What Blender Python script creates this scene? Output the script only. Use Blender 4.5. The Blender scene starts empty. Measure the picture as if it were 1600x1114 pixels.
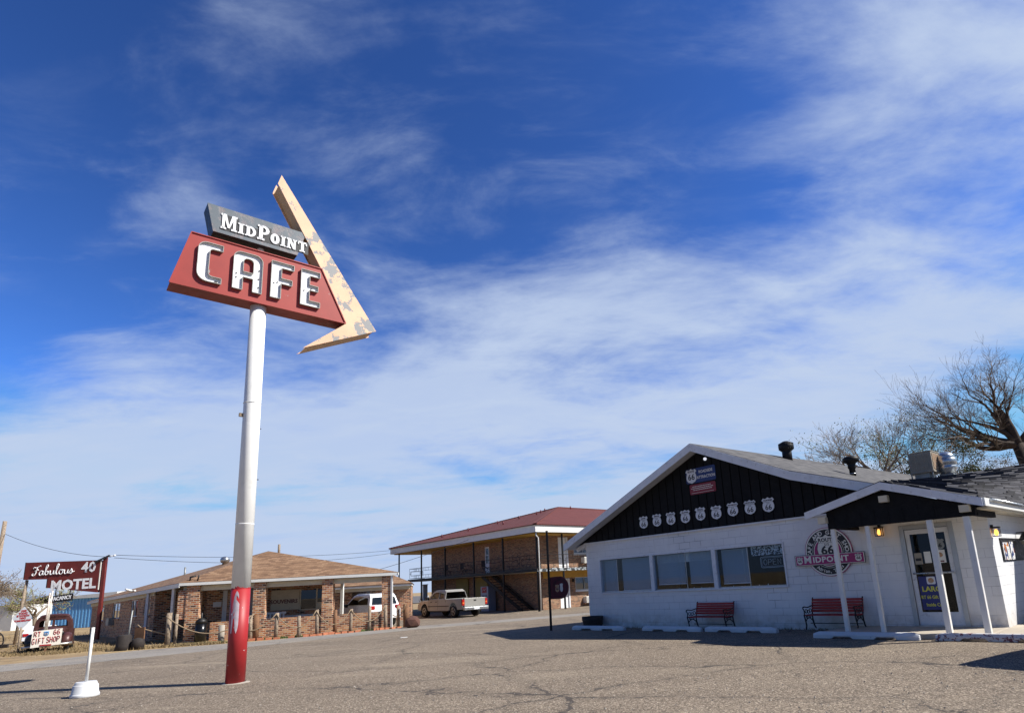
import bpy, bmesh, math, random
from mathutils import Vector, Matrix
random.seed(7)
R=math.radians; PI=math.pi
SC=bpy.context.scene; COL=SC.collection

# ------------------------------------------------------------------ camera
F_PX,PX,PY,H=939.43,892.33,702.15,1.52
pitch,roll=R(12.5139),R(3.2576)
cp,sp,cr,sr=math.cos(pitch),math.sin(pitch),math.cos(roll),math.sin(roll)
r0=Vector((1,0,0)); r1=Vector((0,sp,-cp)); r2=Vector((0,cp,sp))
cx=r0*cr+r1*sr; cy=r1*cr-r0*sr
cam=bpy.data.cameras.new('camera'); camo=bpy.data.objects.new('camera',cam); COL.objects.link(camo)
cam.sensor_width=36; cam.lens=F_PX/1600*36
cam.shift_x=(800-PX)/1600; cam.shift_y=(PY-557)/1600
cam.clip_start=.1; cam.clip_end=12000
m=Matrix((cx,-cy,-r2)).transposed().to_4x4(); m.translation=Vector((0,0,H)); camo.matrix_world=m
SC.camera=camo
# ------------------------------------------------------------------ exposure
SC.view_settings.view_transform='Standard'; SC.view_settings.look='None'
SC.view_settings.exposure=0.55; SC.view_settings.gamma=1
# ------------------------------------------------------------------ sun
SUN_AZ,SUN_EL=97.0,43.5      # azimuth from +Y towards +X
S=Vector((math.cos(R(SUN_EL))*math.sin(R(SUN_AZ)),math.cos(R(SUN_EL))*math.cos(R(SUN_AZ)),math.sin(R(SUN_EL))))
sl=bpy.data.lights.new('sun','SUN'); sl.energy=5.0; sl.angle=R(.5); sl.color=(1,.95,.87)
so=bpy.data.objects.new('sun',sl); COL.objects.link(so); so.rotation_euler=S.to_track_quat('Z','Y').to_euler(); so.location=(20,0,30)
# ------------------------------------------------------------------ sky with thin cloud
def sky():
    w=bpy.data.worlds.new('World'); SC.world=w; w.use_nodes=True; t=w.node_tree; n=t.nodes; l=t.links
    for x in list(n): n.remove(x)
    out=n.new('ShaderNodeOutputWorld'); bg=n.new('ShaderNodeBackground'); bg.inputs[1].default_value=.052
    st=n.new('ShaderNodeTexSky'); st.sky_type='NISHITA'; st.sun_disc=False; st.sun_elevation=R(SUN_EL); st.sun_rotation=R(SUN_AZ)
    st.altitude=1200; st.air_density=1.0; st.dust_density=.25; st.ozone_density=4.5
    gam=n.new('ShaderNodeGamma'); gam.inputs[1].default_value=1.5; l.new(st.outputs[0],gam.inputs[0])
    tc=n.new('ShaderNodeTexCoord')
    def vm(op,a,b=None):
        x=n.new('ShaderNodeVectorMath'); x.operation=op
        for i,v in enumerate((a,b)):
            if v is None: continue
            if hasattr(v,'links'): l.new(v,x.inputs[i])
            else: x.inputs[i].default_value=v
        return x
    def mt(op,a,b=0,c=0,clamp=False):
        x=n.new('ShaderNodeMath'); x.operation=op; x.use_clamp=clamp
        for i,v in enumerate((a,b,c)):
            if hasattr(v,'links'): l.new(v,x.inputs[i])
            else: x.inputs[i].default_value=v
        return x.outputs[0]
    d=tc.outputs['Generated']
    sx=n.new('ShaderNodeSeparateXYZ'); l.new(d,sx.inputs[0])
    zz=mt('ADD',mt('MAXIMUM',sx.outputs[2],0.0),.16)
    cb=n.new('ShaderNodeCombineXYZ'); l.new(mt('DIVIDE',sx.outputs[0],zz),cb.inputs[0]); l.new(mt('DIVIDE',sx.outputs[1],zz),cb.inputs[1])
    def noise(sc,det,ro,stretch,rot,dist=0):
        mp=n.new('ShaderNodeMapping'); mp.inputs['Rotation'].default_value=(0,0,rot); mp.inputs['Scale'].default_value=stretch
        mp.inputs['Location'].default_value=(3.1,1.7,0)
        l.new(cb.outputs[0],mp.inputs[0]); x=n.new('ShaderNodeTexNoise'); x.inputs['Scale'].default_value=sc
        x.inputs['Detail'].default_value=det; x.inputs['Roughness'].default_value=ro; x.inputs['Distortion'].default_value=dist
        l.new(mp.outputs[0],x.inputs[0]); return x.outputs[0]
    n1=noise(.85,9,.60,(1,1.6,1),R(-28),.35)
    n2=noise(3.0,8,.62,(1,1.9,1),R(-35),.4)
    n3=noise(.5,4,.5,(1,1.3,1),R(20),.3)
    cloud=mt('ADD',mt('ADD',mt('MULTIPLY',n1,.62),mt('MULTIPLY',n2,.16)),mt('MULTIPLY',n3,.22))
    # where in the sky the veils of cloud sit (direction, width, strength)
    blobs=[((.60,.56,.58),.26,.10),((.53,.70,.47),.18,.10),((.46,.79,.41),.13,.10),((.12,.88,.45),.12,.08),((.30,.86,.41),.14,.08),
           ((-.19,.91,.38),.12,.08),((-.49,.69,.54),.05,.06),((-.22,.77,.59),.11,.03),((-.38,.88,.27),.34,.15),((-.62,.76,.19),.26,.17),
           ((.01,.96,.25),.24,.13),((.27,.92,.26),.22,.12),((.54,.81,.2),.25,.06),((0,1,.08),.5,.05),((0,-1,.35),1.1,-.30),((-1,-.5,.3),.7,-.2),
           ((-.56,.58,.58),.30,-.02),((-.14,.68,.72),.26,-.07),((-.07,.82,.57),.12,-.02),((.2,.78,.58),.12,-.07),((-.2,.78,.58),.16,.05),((-.70,.66,.27),.07,-.11),((-.04,.94,.36),.06,-.07),((.20,.70,.68),.2,-.08),((-.79,.60,.10),.07,-.08),((.30,.93,.17),.08,-.04)]
    cov=0.0
    for v,wd,st_ in blobs:
        v=Vector(v).normalized()
        q=vm('SUBTRACT',d,tuple(v)); ln=n.new('ShaderNodeVectorMath'); ln.operation='LENGTH'; l.new(q.outputs[0],ln.inputs[0])
        e=mt('POWER',2.71828,mt('MULTIPLY',mt('POWER',mt('DIVIDE',ln.outputs['Value'],wd),2),-1))
        cov=mt('ADD',cov,mt('MULTIPLY',e,st_)) if hasattr(cov,'links') else mt('MULTIPLY',e,st_)
    cloud=mt('ADD',mt('MULTIPLY',mt('SUBTRACT',cloud,.5),1.75),.5)
    f=mt('ADD',mt('ADD',cloud,cov),mt('MULTIPLY',mt('POWER',2.71828,mt('MULTIPLY',mt('ABSOLUTE',sx.outputs[2]),-9)),.20))
    mr=n.new('ShaderNodeMapRange'); mr.interpolation_type='SMOOTHSTEP'; l.new(f,mr.inputs[0])
    mr.inputs[1].default_value=.42; mr.inputs[2].default_value=.79; mr.inputs[3].default_value=0; mr.inputs[4].default_value=.90
    mx=n.new('ShaderNodeMix'); mx.data_type='RGBA'; veil=n.new('ShaderNodeMapRange'); veil.interpolation_type='SMOOTHSTEP'; l.new(mt('ADD',mt('MULTIPLY',n2,.6),mt('MULTIPLY',n3,.4)),veil.inputs[0]); veil.inputs[1].default_value=.42; veil.inputs[2].default_value=.68; veil.inputs[4].default_value=.11
    l.new(mt('ADD',mr.outputs[0],veil.outputs[0],clamp=True),mx.inputs['Factor'])
    tin=vm('MULTIPLY',gam.outputs[0],(.78,.98,1.20)); mn=vm('MINIMUM',tin.outputs[0],(4.6,7.0,11.6)); l.new(mn.outputs[0],mx.inputs['A']); mx.inputs['B'].default_value=(6.9,8.3,11.0,1)
    dk=n.new('ShaderNodeMapRange'); dk.interpolation_type='SMOOTHSTEP'; l.new(sx.outputs[1],dk.inputs[0])  # sky dimmed behind the camera to lower fill light in the shade
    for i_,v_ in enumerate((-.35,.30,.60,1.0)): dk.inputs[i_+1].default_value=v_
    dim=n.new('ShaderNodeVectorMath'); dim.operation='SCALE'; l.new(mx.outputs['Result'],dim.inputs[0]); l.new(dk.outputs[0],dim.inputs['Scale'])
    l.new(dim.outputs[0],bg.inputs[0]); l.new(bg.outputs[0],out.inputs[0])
sky()

# ================================================================== helpers
def lin(c):
    return tuple((x/255/12.92 if x/255<=.04045 else ((x/255+.055)/1.055)**2.4) for x in c)
MATS={}
class NT:
    def __init__(s,name):
        s.m=bpy.data.materials.new(name); s.m.use_nodes=True; s.t=s.m.node_tree; s.n=s.t.nodes; s.l=s.t.links
        s.b=s.n['Principled BSDF']; MATS[name]=s.m
        s.tc=s.n.new('ShaderNodeTexCoord')
    def put(s,sock,v):
        if hasattr(v,'links'): s.l.new(v,sock)
        else: sock.default_value=v
    def math(s,op,a,b=0.,c=0.,clamp=False):
        x=s.n.new('ShaderNodeMath'); x.operation=op; x.use_clamp=clamp
        for i,v in enumerate((a,b,c)): s.put(x.inputs[i],v)
        return x.outputs[0]
    def noise(s,sc,det=4,ro=.55,co='Object',stretch=None,dist=0.,loc=(0,0,0)):
        v=s.tc.outputs[co]
        if stretch or loc!=(0,0,0):
            mp=s.n.new('ShaderNodeMapping'); mp.inputs['Scale'].default_value=stretch or (1,1,1); mp.inputs['Location'].default_value=loc; s.l.new(v,mp.inputs[0]); v=mp.outputs[0]
        x=s.n.new('ShaderNodeTexNoise'); x.inputs['Scale'].default_value=sc; x.inputs['Detail'].default_value=det
        x.inputs['Roughness'].default_value=ro; x.inputs['Distortion'].default_value=dist; s.l.new(v,x.inputs[0]); return x.outputs[0]
    def voro(s,sc,feat='F1',co='Object',out='Distance',stretch=None,vec=None):
        v=vec if vec is not None else s.tc.outputs[co]
        if stretch:
            mp=s.n.new('ShaderNodeMapping'); mp.inputs['Scale'].default_value=stretch; s.l.new(v,mp.inputs[0]); v=mp.outputs[0]
        x=s.n.new('ShaderNodeTexVoronoi'); x.feature=feat; x.inputs['Scale'].default_value=sc; s.l.new(v,x.inputs[0]); return x.outputs[out]
    def ramp(s,f,stops,mode='LINEAR'):
        x=s.n.new('ShaderNodeValToRGB'); e=x.color_ramp; e.interpolation=mode
        while len(e.elements)<len(stops): e.elements.new(.5)
        for el,(p,c) in zip(e.elements,stops):
            el.position=p; el.color=(*c,1) if len(c)==3 else c
        s.put(x.inputs[0],f); return x.outputs[0]
    def mr(s,f,a,b,c=0.,d=1.):
        x=s.n.new('ShaderNodeMapRange'); x.interpolation_type='SMOOTHSTEP'; s.put(x.inputs[0],f)
        for i,v in enumerate((a,b,c,d)): x.inputs[i+1].default_value=v
        return x.outputs[0]
    def mix(s,f,a,b,bt='MIX'):
        x=s.n.new('ShaderNodeMix'); x.data_type='RGBA'; x.blend_type=bt; s.put(x.inputs['Factor'],f)
        for k,v in (('A',a),('B',b)):
            if isinstance(v,tuple) and len(v)==3: v=(*v,1)
            s.put(x.inputs[k],v)
        return x.outputs['Result']
    def bump(s,h,st=.3,dist=.02):
        x=s.n.new('ShaderNodeBump'); x.inputs['Strength'].default_value=st; x.inputs['Distance'].default_value=dist; s.put(x.inputs['Height'],h)
        s.l.new(x.outputs[0],s.b.inputs['Normal'])
    def col(s,c):
        if isinstance(c,tuple) and len(c)==3: c=(*c,1)
        s.put(s.b.inputs['Base Color'],c)
    def rough(s,v): s.put(s.b.inputs['Roughness'],v)

def paint(name,rgb,rough=.5,metal=0.,var=.12,sc=3.,dirt=None,dirtamt=.0,bump=.0,spec=None):
    t=NT(name); c=lin(rgb)
    a=tuple(x*(1-var) for x in c); b=tuple(min(1,x*(1+var)) for x in c)
    k=t.ramp(t.noise(sc,6,.6),[(.3,a),(.7,b)])
    if dirt:
        k=t.mix(t.mr(t.noise(sc*2.3,8,.7,loc=(4,2,1)),.62-dirtamt*.3,.75-dirtamt*.2,0,min(1,dirtamt*1.6)),k,lin(dirt))
    t.col(k); t.rough(t.mr(t.noise(sc*4,4),.3,.7,max(.02,rough-.08),min(1,rough+.08))); t.b.inputs['Metallic'].default_value=metal
    if bump: t.bump(t.noise(sc*14,4),bump,.01)
    if spec is not None: t.b.inputs['Specular IOR Level'].default_value=spec
    return t.m
def chip(name,rgb,under,thr=.62,sc=6.,rough=.5,spread=.02,co='Object'):
    t=NT(name); c=lin(rgb)
    k=t.ramp(t.noise(2,5),[(.3,tuple(x*.86 for x in c)),(.7,tuple(min(1,x*1.08) for x in c))])
    f=t.mr(t.noise(sc,8,.68,co=co),thr,thr+spread)
    k=t.mix(t.mr(t.noise(1.3,4,.6,loc=(7,3,2)),.4,.75,0,.35),k,tuple(x*.75 for x in c))
    k=t.mix(f,k,lin(under)); t.col(k); t.rough(rough); t.bump(t.math('MULTIPLY',f,-1),.35,.004)
    return t.m
def emit(name,rgb,st):
    t=NT(name); t.col(lin(rgb)); t.b.inputs['Emission Color'].default_value=(*lin(rgb),1); t.b.inputs['Emission Strength'].default_value=st; return t.m
def glassm(name,tint=(.75,.8,.85),refl=1.0,rough=.01):
    t=NT(name); n=t.n; l=t.l; out=[x for x in n if x.type=='OUTPUT_MATERIAL'][0]
    tr=n.new('ShaderNodeBsdfTransparent'); tr.inputs[0].default_value=(*tint,1)
    gl=n.new('ShaderNodeBsdfGlossy'); gl.inputs['Roughness'].default_value=rough; gl.inputs[0].default_value=(1,1,1,1)
    lw=n.new('ShaderNodeLayerWeight'); lw.inputs[0].default_value=.5
    fr=t.math('ADD',.045,t.math('MULTIPLY',t.math('POWER',lw.outputs['Facing'],4.5),.95))
    mx=n.new('ShaderNodeMixShader'); l.new(t.math('MULTIPLY',fr,refl,clamp=True),mx.inputs[0]); l.new(tr.outputs[0],mx.inputs[1]); l.new(gl.outputs[0],mx.inputs[2])
    l.new(mx.outputs[0],out.inputs[0]); return t.m
def brickm(name,stops,mort,bw=.2,bh=.067,mo=.012,rough=.85):
    t=NT(name); x=t.n.new('ShaderNodeTexBrick'); t.l.new(t.tc.outputs['UV'],x.inputs[0])
    x.inputs['Scale'].default_value=1; x.inputs['Brick Width'].default_value=bw; x.inputs['Row Height'].default_value=bh
    x.inputs['Mortar Size'].default_value=mo; x.inputs['Mortar Smooth'].default_value=.2; x.inputs['Bias'].default_value=0
    x.inputs['Color1'].default_value=(0,0,0,1); x.inputs['Color2'].default_value=(1,1,1,1); x.inputs['Mortar'].default_value=(.5,.5,.5,1)
    k=t.ramp(x.outputs[0],[(p,lin(c)) for p,c in stops])
    k=t.mix(t.mr(t.noise(.7,5,.6,co='UV'),.35,.7,0,.45),k,t.mix(1,k,(.62,.6,.62),'MULTIPLY'))
    k=t.mix(t.noise(30,3,co='UV'),k,t.mix(1,k,(.7,.7,.7),'MULTIPLY'))
    t.col(t.mix(x.outputs[1],k,lin(mort))); t.rough(rough); t.bump(t.math('SUBTRACT',1,x.outputs[1]),.5,.01)
    return t.m
BR=[(0,(52,36,32)),(.1,(92,54,42)),(.3,(152,88,58)),(.5,(186,120,76)),(.68,(206,146,98)),(.8,(218,170,124)),(.92,(186,104,72)),(1,(226,188,150))]
brickm('brick_tan',BR,(186,170,150),.24,.088,.014)
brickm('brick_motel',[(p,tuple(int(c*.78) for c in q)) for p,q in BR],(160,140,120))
def cmu():
    t=NT('painted_block'); x=t.n.new('ShaderNodeTexBrick'); 
    mp=t.n.new('ShaderNodeMapping'); t.l.new(t.tc.outputs['UV'],mp.inputs[0]); mp.inputs['Location'].default_value=(.05,.06,0); t.l.new(mp.outputs[0],x.inputs[0])
    x.inputs['Scale'].default_value=1; x.inputs['Brick Width'].default_value=.41; x.inputs['Row Height'].default_value=.203
    x.inputs['Mortar Size'].default_value=.006; x.inputs['Mortar Smooth'].default_value=.6
    vis=t.mr(t.noise(1.1,4,.6,co='UV'),.40,.62,.12,1)
    f=t.math('MULTIPLY',x.outputs[1],vis)
    c=t.ramp(t.noise(.9,6,.6,co='UV'),[(.3,lin((212,213,215))),(.7,lin((230,231,231)))])
    c=t.mix(t.mr(t.noise(5,8,.7,co='UV',loc=(3,3,3)),.66,.74,0,.4),c,lin((170,165,156)))
    sx=t.n.new('ShaderNodeSeparateXYZ'); t.l.new(t.tc.outputs['UV'],sx.inputs[0])
    streak=t.math('MULTIPLY',t.mr(t.noise(3.2,6,.7,co='UV',stretch=(1,.12,1)),.55,.75,0,.35),t.mr(sx.outputs[1],.4,2.9,.25,1))
    c=t.mix(streak,c,lin((168,160,148)))
    low=t.math('MULTIPLY',t.mr(sx.outputs[1],.05,.6,1,0),t.mr(t.noise(4,6,.7,co='UV'),.3,.7,.15,.9))
    c=t.mix(low,c,lin((178,172,162)))
    c=t.mix(t.math('MULTIPLY',f,.6),c,lin((120,122,128)))
    cr=t.math('MULTIPLY',t.math('MULTIPLY',x.outputs[1],t.mr(t.noise(.7,3,.5,co='UV',loc=(9,5,0)),.60,.66)),.9)
    c=t.mix(cr,c,lin((70,68,66)))
    t.col(c); t.rough(.62)
    t.bump(t.math('ADD',t.math('MULTIPLY',f,-1),t.math('MULTIPLY',t.noise(60,4,co='UV'),.18)),.5,.01)
cmu()
def shingle(name,c1,c2,c3,rowh=.145,tab=.3,moss=None,lift=.5):
    t=NT(name); x=t.n.new('ShaderNodeTexBrick'); t.l.new(t.tc.outputs['UV'],x.inputs[0])
    x.inputs['Scale'].default_value=1; x.inputs['Brick Width'].default_value=tab; x.inputs['Row Height'].default_value=rowh
    x.inputs['Mortar Size'].default_value=.008; x.inputs['Mortar Smooth'].default_value=.3
    x.inputs['Color1'].default_value=(0,0,0,1); x.inputs['Color2'].default_value=(1,1,1,1)
    k=t.ramp(x.outputs[0],[(0,lin(c1)),(.5,lin(c2)),(1,lin(c3))])
    k=t.mix(t.mr(t.noise(.8,6,.6,co='UV',stretch=(1,2.5,1)),.35,.7,0,.5),k,t.mix(1,k,(.72,.7,.68),'MULTIPLY'))
    k=t.mix(t.noise(90,2,co='UV'),k,t.mix(1,k,(.6,.6,.6),'MULTIPLY'))
    sx=t.n.new('ShaderNodeSeparateXYZ'); t.l.new(t.tc.outputs['UV'],sx.inputs[0])
    row=t.math('FRACT',t.math('DIVIDE',sx.outputs[1],rowh))
    edge=t.mr(row,0,.28,lift,0)
    th=t.mr(t.noise(2.6,3,.5,co='UV',stretch=(1,5,1)),.35,.6,.25,1)
    k=t.mix(t.math('MULTIPLY',edge,th),k,lin((22,20,20)))
    t.col(k); t.rough(.9); t.bump(t.math('ADD',row,t.math('MULTIPLY',t.noise(40,3,co='UV'),.3)),.5,.012)
shingle('shingle_brown',(120,90,66),(150,116,86),(172,138,106),lift=.45)
shingle('shingle_grey',(78,77,78),(96,95,95),(116,114,112),rowh=.18,lift=.5)
shingle('shingle_dark',(44,44,50),(60,60,66),(80,79,84),rowh=.46,tab=.8,lift=.97)
def tile():
    t=NT('red_roof_tile'); sx=t.n.new('ShaderNodeSeparateXYZ'); t.l.new(t.tc.outputs['UV'],sx.inputs[0])
    u=t.math('FRACT',t.math('DIVIDE',sx.outputs[0],.27)); w=t.math('SINE',t.math('MULTIPLY',u,PI))
    v=t.math('FRACT',t.math('DIVIDE',sx.outputs[1],.40))
    c=t.ramp(t.noise(1.2,6,co='UV'),[(.3,lin((94,44,38))),(.7,lin((114,58,50)))])
    c=t.mix(t.mr(w,.0,.45,.75,0),c,lin((48,20,18)))
    c=t.mix(t.mr(v,0,.16,.7,0),c,lin((58,26,24)))
    t.col(c); t.rough(.75); t.bump(t.math('ADD',w,t.math('MULTIPLY',v,.4)),1,.05)
tile()
def asphalt(name,tone=1.0,cracks=True,pale=False):
    t=NT(name); sp_=t.voro(120,out='Color')
    bw=t.n.new('ShaderNodeSeparateColor'); t.l.new(sp_,bw.inputs[0])
    sp2=t.voro(55,out='Color'); bw2=t.n.new('ShaderNodeSeparateColor'); t.l.new(sp2,bw2.inputs[0])
    k=lambda c:lin(tuple(min(255,v*tone) for v in c))
    if pale: st=[(0,k((104,100,95))),(.35,k((132,127,120))),(.75,k((150,145,137))),(1,k((176,170,160)))]
    else: st=[(0,k((34,31,28))),(.25,k((88,79,68))),(.6,k((138,123,106))),(.85,k((168,152,131))),(1,k((232,216,192)))]
    c=t.ramp(bw.outputs[0],st); c2=t.ramp(bw2.outputs[1],st); c=t.mix(.5,c,c2)
    big=t.noise(.16,7,.6,stretch=(1,1.6,1)); c=t.mix(t.mr(big,.35,.66,0,.5),c,t.mix(1,c,(.74,.73,.74),'MULTIPLY'))
    tr=t.noise(.5,5,.6,stretch=(.25,1.4,1),loc=(2,8,0)); c=t.mix(t.mr(tr,.52,.72,0,.42),c,k((172,158,136)))
    c=t.mix(t.mr(t.noise(.9,6,.7,loc=(5,5,5)),.6,.8,0,.4),c,k((92,80,68)))
    c=t.mix(t.mr(t.noise(2.2,7,.75,loc=(15,2,5)),.66,.74,0,.5),c,k((66,60,56)))
    c=t.mix(t.math('MULTIPLY',t.mr(t.voro(.42,co='Object'),.03,.10,1,0),.55),c,k((52,48,45)))
    c=t.mix(t.math('MULTIPLY',t.mr(t.noise(1.3,6,.7,stretch=(.12,2.2,1),loc=(0,3,9)),.60,.70),.35),c,k((86,78,70)))
    c=t.mix(t.math('MULTIPLY',t.mr(t.noise(3.5,7,.75,stretch=(.5,2.6,1),loc=(7,3,9)),.68,.72),.55),c,k((208,190,154)))
    crk=0
    if cracks:
        # sealed and open cracks: edges of large warped cells
        nn=t.n.new('ShaderNodeTexNoise'); nn.inputs['Scale'].default_value=.9; nn.inputs['Detail'].default_value=6; nn.inputs['Roughness'].default_value=.62; t.l.new(t.tc.outputs['Object'],nn.inputs[0])
        ad=t.n.new('ShaderNodeMix'); ad.data_type='RGBA'; ad.blend_type='LINEAR_LIGHT'; ad.inputs['Factor'].default_value=.45
        t.l.new(t.tc.outputs['Object'],ad.inputs['A']); t.l.new(nn.outputs[1],ad.inputs['B'])
        wid=t.mr(t.noise(.6,5,.6,loc=(1,7,3)),.42,.72,.003,.030)
        e=t.voro(.30,'DISTANCE_TO_EDGE',vec=ad.outputs['Result'],stretch=(.75,1.15,1))
        f1=t.math('LESS_THAN',e,t.math('MULTIPLY',wid,.34)) 
        soft=t.mr(e,.0,.05,.35,0)
        e2=t.voro(.85,'DISTANCE_TO_EDGE',vec=ad.outputs['Result'],stretch=(.6,1.2,1))
        f2=t.math('MULTIPLY',t.mr(e2,.0,.012,1,0),t.mr(t.noise(.35,4,.5,loc=(8,1,4)),.5,.58))
        crk=t.math('MAXIMUM',f1,t.math('MULTIPLY',f2,.75))
        c=t.mix(t.math('MULTIPLY',soft,.6),c,k((88,80,72)))
        c=t.mix(t.math('MULTIPLY',crk,.76),c,k((62,58,56)))
    t.col(c); t.rough(.92); t.b.inputs['Specular IOR Level'].default_value=.25
    h=t.math('ADD',t.math('MULTIPLY',t.math('SUBTRACT',1,t.voro(95)),.6),t.math('MULTIPLY',t.noise(12,5),.5))
    t.bump(h,.55,.012)
asphalt('chip_seal',.94); asphalt('pale_asphalt',1.0,True,True)
def soil():
    t=NT('dry_ground')
    c=t.ramp(t.noise(.9,9,.7),[(.3,lin((112,92,68))),(.5,lin((142,120,88))),(.7,lin((168,146,106)))])
    c=t.mix(t.mr(t.noise(.09,6,.6,loc=(3,1,0)),.42,.62,0,.6),c,lin((176,152,106)))
    c=t.mix(t.mr(t.noise(9,6,.8),.55,.75,0,.6),c,lin((90,76,52)))
    t.col(c); t.rough(.95); t.bump(t.noise(14,6,.7),.8,.05)
soil()
paint('white_paint',(222,222,218),.5,var=.06,dirt=(150,140,125),dirtamt=.12)
paint('white_trim',(214,217,222),.5,var=.07,dirt=(120,118,116),dirtamt=.25,sc=4)
paint('cream_trim',(206,196,172),.6,var=.08,dirt=(120,100,80),dirtamt=.2)
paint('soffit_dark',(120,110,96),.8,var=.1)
paint('soffit_yellow',(182,146,66),.7,var=.1)
paint('olive_wall',(128,116,58),.7,var=.1)
paint('black_wood',(20,21,24),.75,var=.3,sc=6,bump=.3,spec=.2)
paint('batten_gap',(7,7,9),.9,var=.1,spec=.1)
paint('black_metal',(20,20,22),.55,var=.2,spec=.3)
paint('iron',(16,16,18),.55,var=.2)
paint('dark_room',(58,58,60),.9,var=.2)
paint('alu',(168,172,176),.4,.7,var=.08)
paint('galv',(178,182,184),.3,.85,var=.12,sc=5)
paint('galv_dull',(140,142,140),.5,.5,var=.15,sc=5,dirt=(150,100,60),dirtamt=.1)
paint('cooler_tan',(150,142,128),.6,.1,var=.12,sc=5,dirt=(140,96,62),dirtamt=.25)
paint('cooler_pad',(176,158,134),.8,0,var=.12,sc=9,dirt=(186,120,66),dirtamt=.6)
paint('concrete',(160,152,140),.85,var=.12,sc=4,bump=.4,dirt=(110,100,90),dirtamt=.2)
paint('concrete_pale',(176,166,150),.85,var=.1,sc=3,bump=.3,dirt=(120,108,96),dirtamt=.25)
chip('stop_paint',(206,208,210),(96,90,84),.66,9.,.6)
chip('stop_red',(208,206,206),(112,62,72),.53,11.,.6,.03)
def pole_white():
    t=NT('pole_white'); c=t.ramp(t.noise(1.6,5),[(.3,lin((230,230,226))),(.7,lin((244,244,241)))])
    c=t.mix(t.mr(t.noise(7,7,.7,stretch=(1,1,.10)),.60,.80,0,.35),c,lin((190,176,150)))
    c=t.mix(t.mr(t.noise(14,6,.7,stretch=(1,1,.35),loc=(3,1,2)),.70,.76,0,.8),c,lin((150,104,62)))
    c=t.mix(t.mr(t.noise(3,4,.6,loc=(8,8,8)),.6,.72,0,.18),c,lin((170,168,160)))
    t.col(c); t.rough(.45); t.bump(t.noise(5,5),.2,.01)
pole_white()
chip('pole_red',(164,38,42),(214,200,200),.66,9.,.5,.01)
paint('pole_scrape',(206,192,198),.5,var=.15,sc=12)
chip('sign_red',(160,58,50),(150,146,142),.655,2.6,.42,.015)
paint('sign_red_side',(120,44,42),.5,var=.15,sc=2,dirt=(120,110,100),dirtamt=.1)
chip('sign_grey',(96,106,114),(128,118,120),.50,2.6,.45,.14)
paint('sign_black',(34,36,40),.5,var=.2)
chip('arrow_cream',(232,188,152),(140,141,142),.545,2.2,.5,.03)
paint('arrow_in',(196,160,118),.6,var=.1)
paint('letter_white',(238,240,242),.4,var=.04,dirt=(150,146,140),dirtamt=.06)
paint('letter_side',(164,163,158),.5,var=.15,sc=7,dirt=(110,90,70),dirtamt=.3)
paint('letter_black',(16,17,22),.6,var=.1)
paint('letter_red',(150,34,38),.6,var=.15)
paint('motel_red',(104,36,32),.6,var=.14,sc=2.,dirt=(130,90,80),dirtamt=.12)
paint('weathered_wood',(148,132,114),.85,var=.22,sc=5,bump=.5,dirt=(86,72,60),dirtamt=.5)
paint('brown_wood',(122,88,62),.85,var=.2,sc=5,bump=.5,dirt=(70,54,42),dirtamt=.4)
paint('rope',(142,124,100),.9,var=.15,sc=20)
paint('rust_truck',(78,46,42),.42,.1,var=.3,sc=2.2,dirt=(40,28,28),dirtamt=.35)
paint('black_paint',(18,18,20),.35,.1,var=.2)
paint('chrome_dull',(186,184,178),.35,.7,var=.12,sc=4,dirt=(150,110,70),dirtamt=.15)
paint('board_white',(226,220,208),.6,var=.06,sc=3,dirt=(170,150,124),dirtamt=.15)
paint('rusty_white',(216,208,196),.6,var=.08,sc=3,dirt=(150,84,52),dirtamt=.45)
paint('galvboard',(188,194,202),.5,.2,var=.08,sc=3)
paint('blue_steel',(112,172,220),.5,.0,var=.05)
paint('blue_dark',(36,66,112),.5,.0,var=.1)
paint('white_steel',(206,208,206),.5,var=.05); paint('roof_steel',(128,142,164),.4,.3,var=.08)
paint('maroon',(92,22,38),.5,var=.12)
paint('pink',(158,36,104),.5,var=.1,sc=4); paint('sign_white',(226,224,216),.5,var=.04); paint('sign_black2',(20,20,28),.5,var=.1)
paint('road_blue',(30,52,112),.5,var=.08); paint('road_red',(128,28,44),.5,var=.1)
paint('shield_white',(216,218,222),.45,var=.03)
paint('bench_red',(150,22,30),.4,var=.2,sc=8,bump=.2)
paint('barrel',(44,38,36),.85,var=.25,sc=7,bump=.5)
paint('silver_car',(150,148,142),.38,.12,var=.05); paint('white_car',(226,228,232),.3,.0,var=.03); paint('black_car',(24,25,28),.25,.3,var=.1)
paint('tyre',(22,22,22),.8,var=.2); paint('rim',(170,170,168),.35,.8,var=.1)
paint('tail_red',(170,26,24),.25,var=.1); paint('tail_amber',(214,110,40),.3,var=.1)
paint('plate',(220,224,228),.5,var=.05)
paint('blind',(206,210,214),.6,var=.03); paint('curtain',(210,214,218),.8,var=.06)
paint('door_white',(224,226,228),.5,var=.05)
paint('poster_blue',(44,50,112),.5,var=.08); paint('poster_yellow',(208,206,70),.5,var=.05)
paint('vend_silver',(150,158,176),.4,.3,var=.08); paint('vend_red',(180,30,40),.4,var=.08)
paint('teal',(40,170,160),.5,var=.1); paint('green_grass',(86,104,52),.9,var=.3,sc=8); paint('straw',(132,114,82),.9,var=.25,sc=8)
paint('red_brick_edge',(178,112,82),.85,var=.25,sc=9,bump=.4)
paint('rock_brown',(86,56,46),.8,var=.3,sc=4,bump=.6)
paint('bark',(66,54,44),.9,var=.3,sc=4,bump=.6); paint('bark_pale',(140,120,98),.9,var=.25,sc=4,bump=.5)
paint('twig',(112,96,80),.9,var=.25,sc=4)
paint('bark_left',(128,114,98),.9,var=.25,sc=4,bump=.5)
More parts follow.
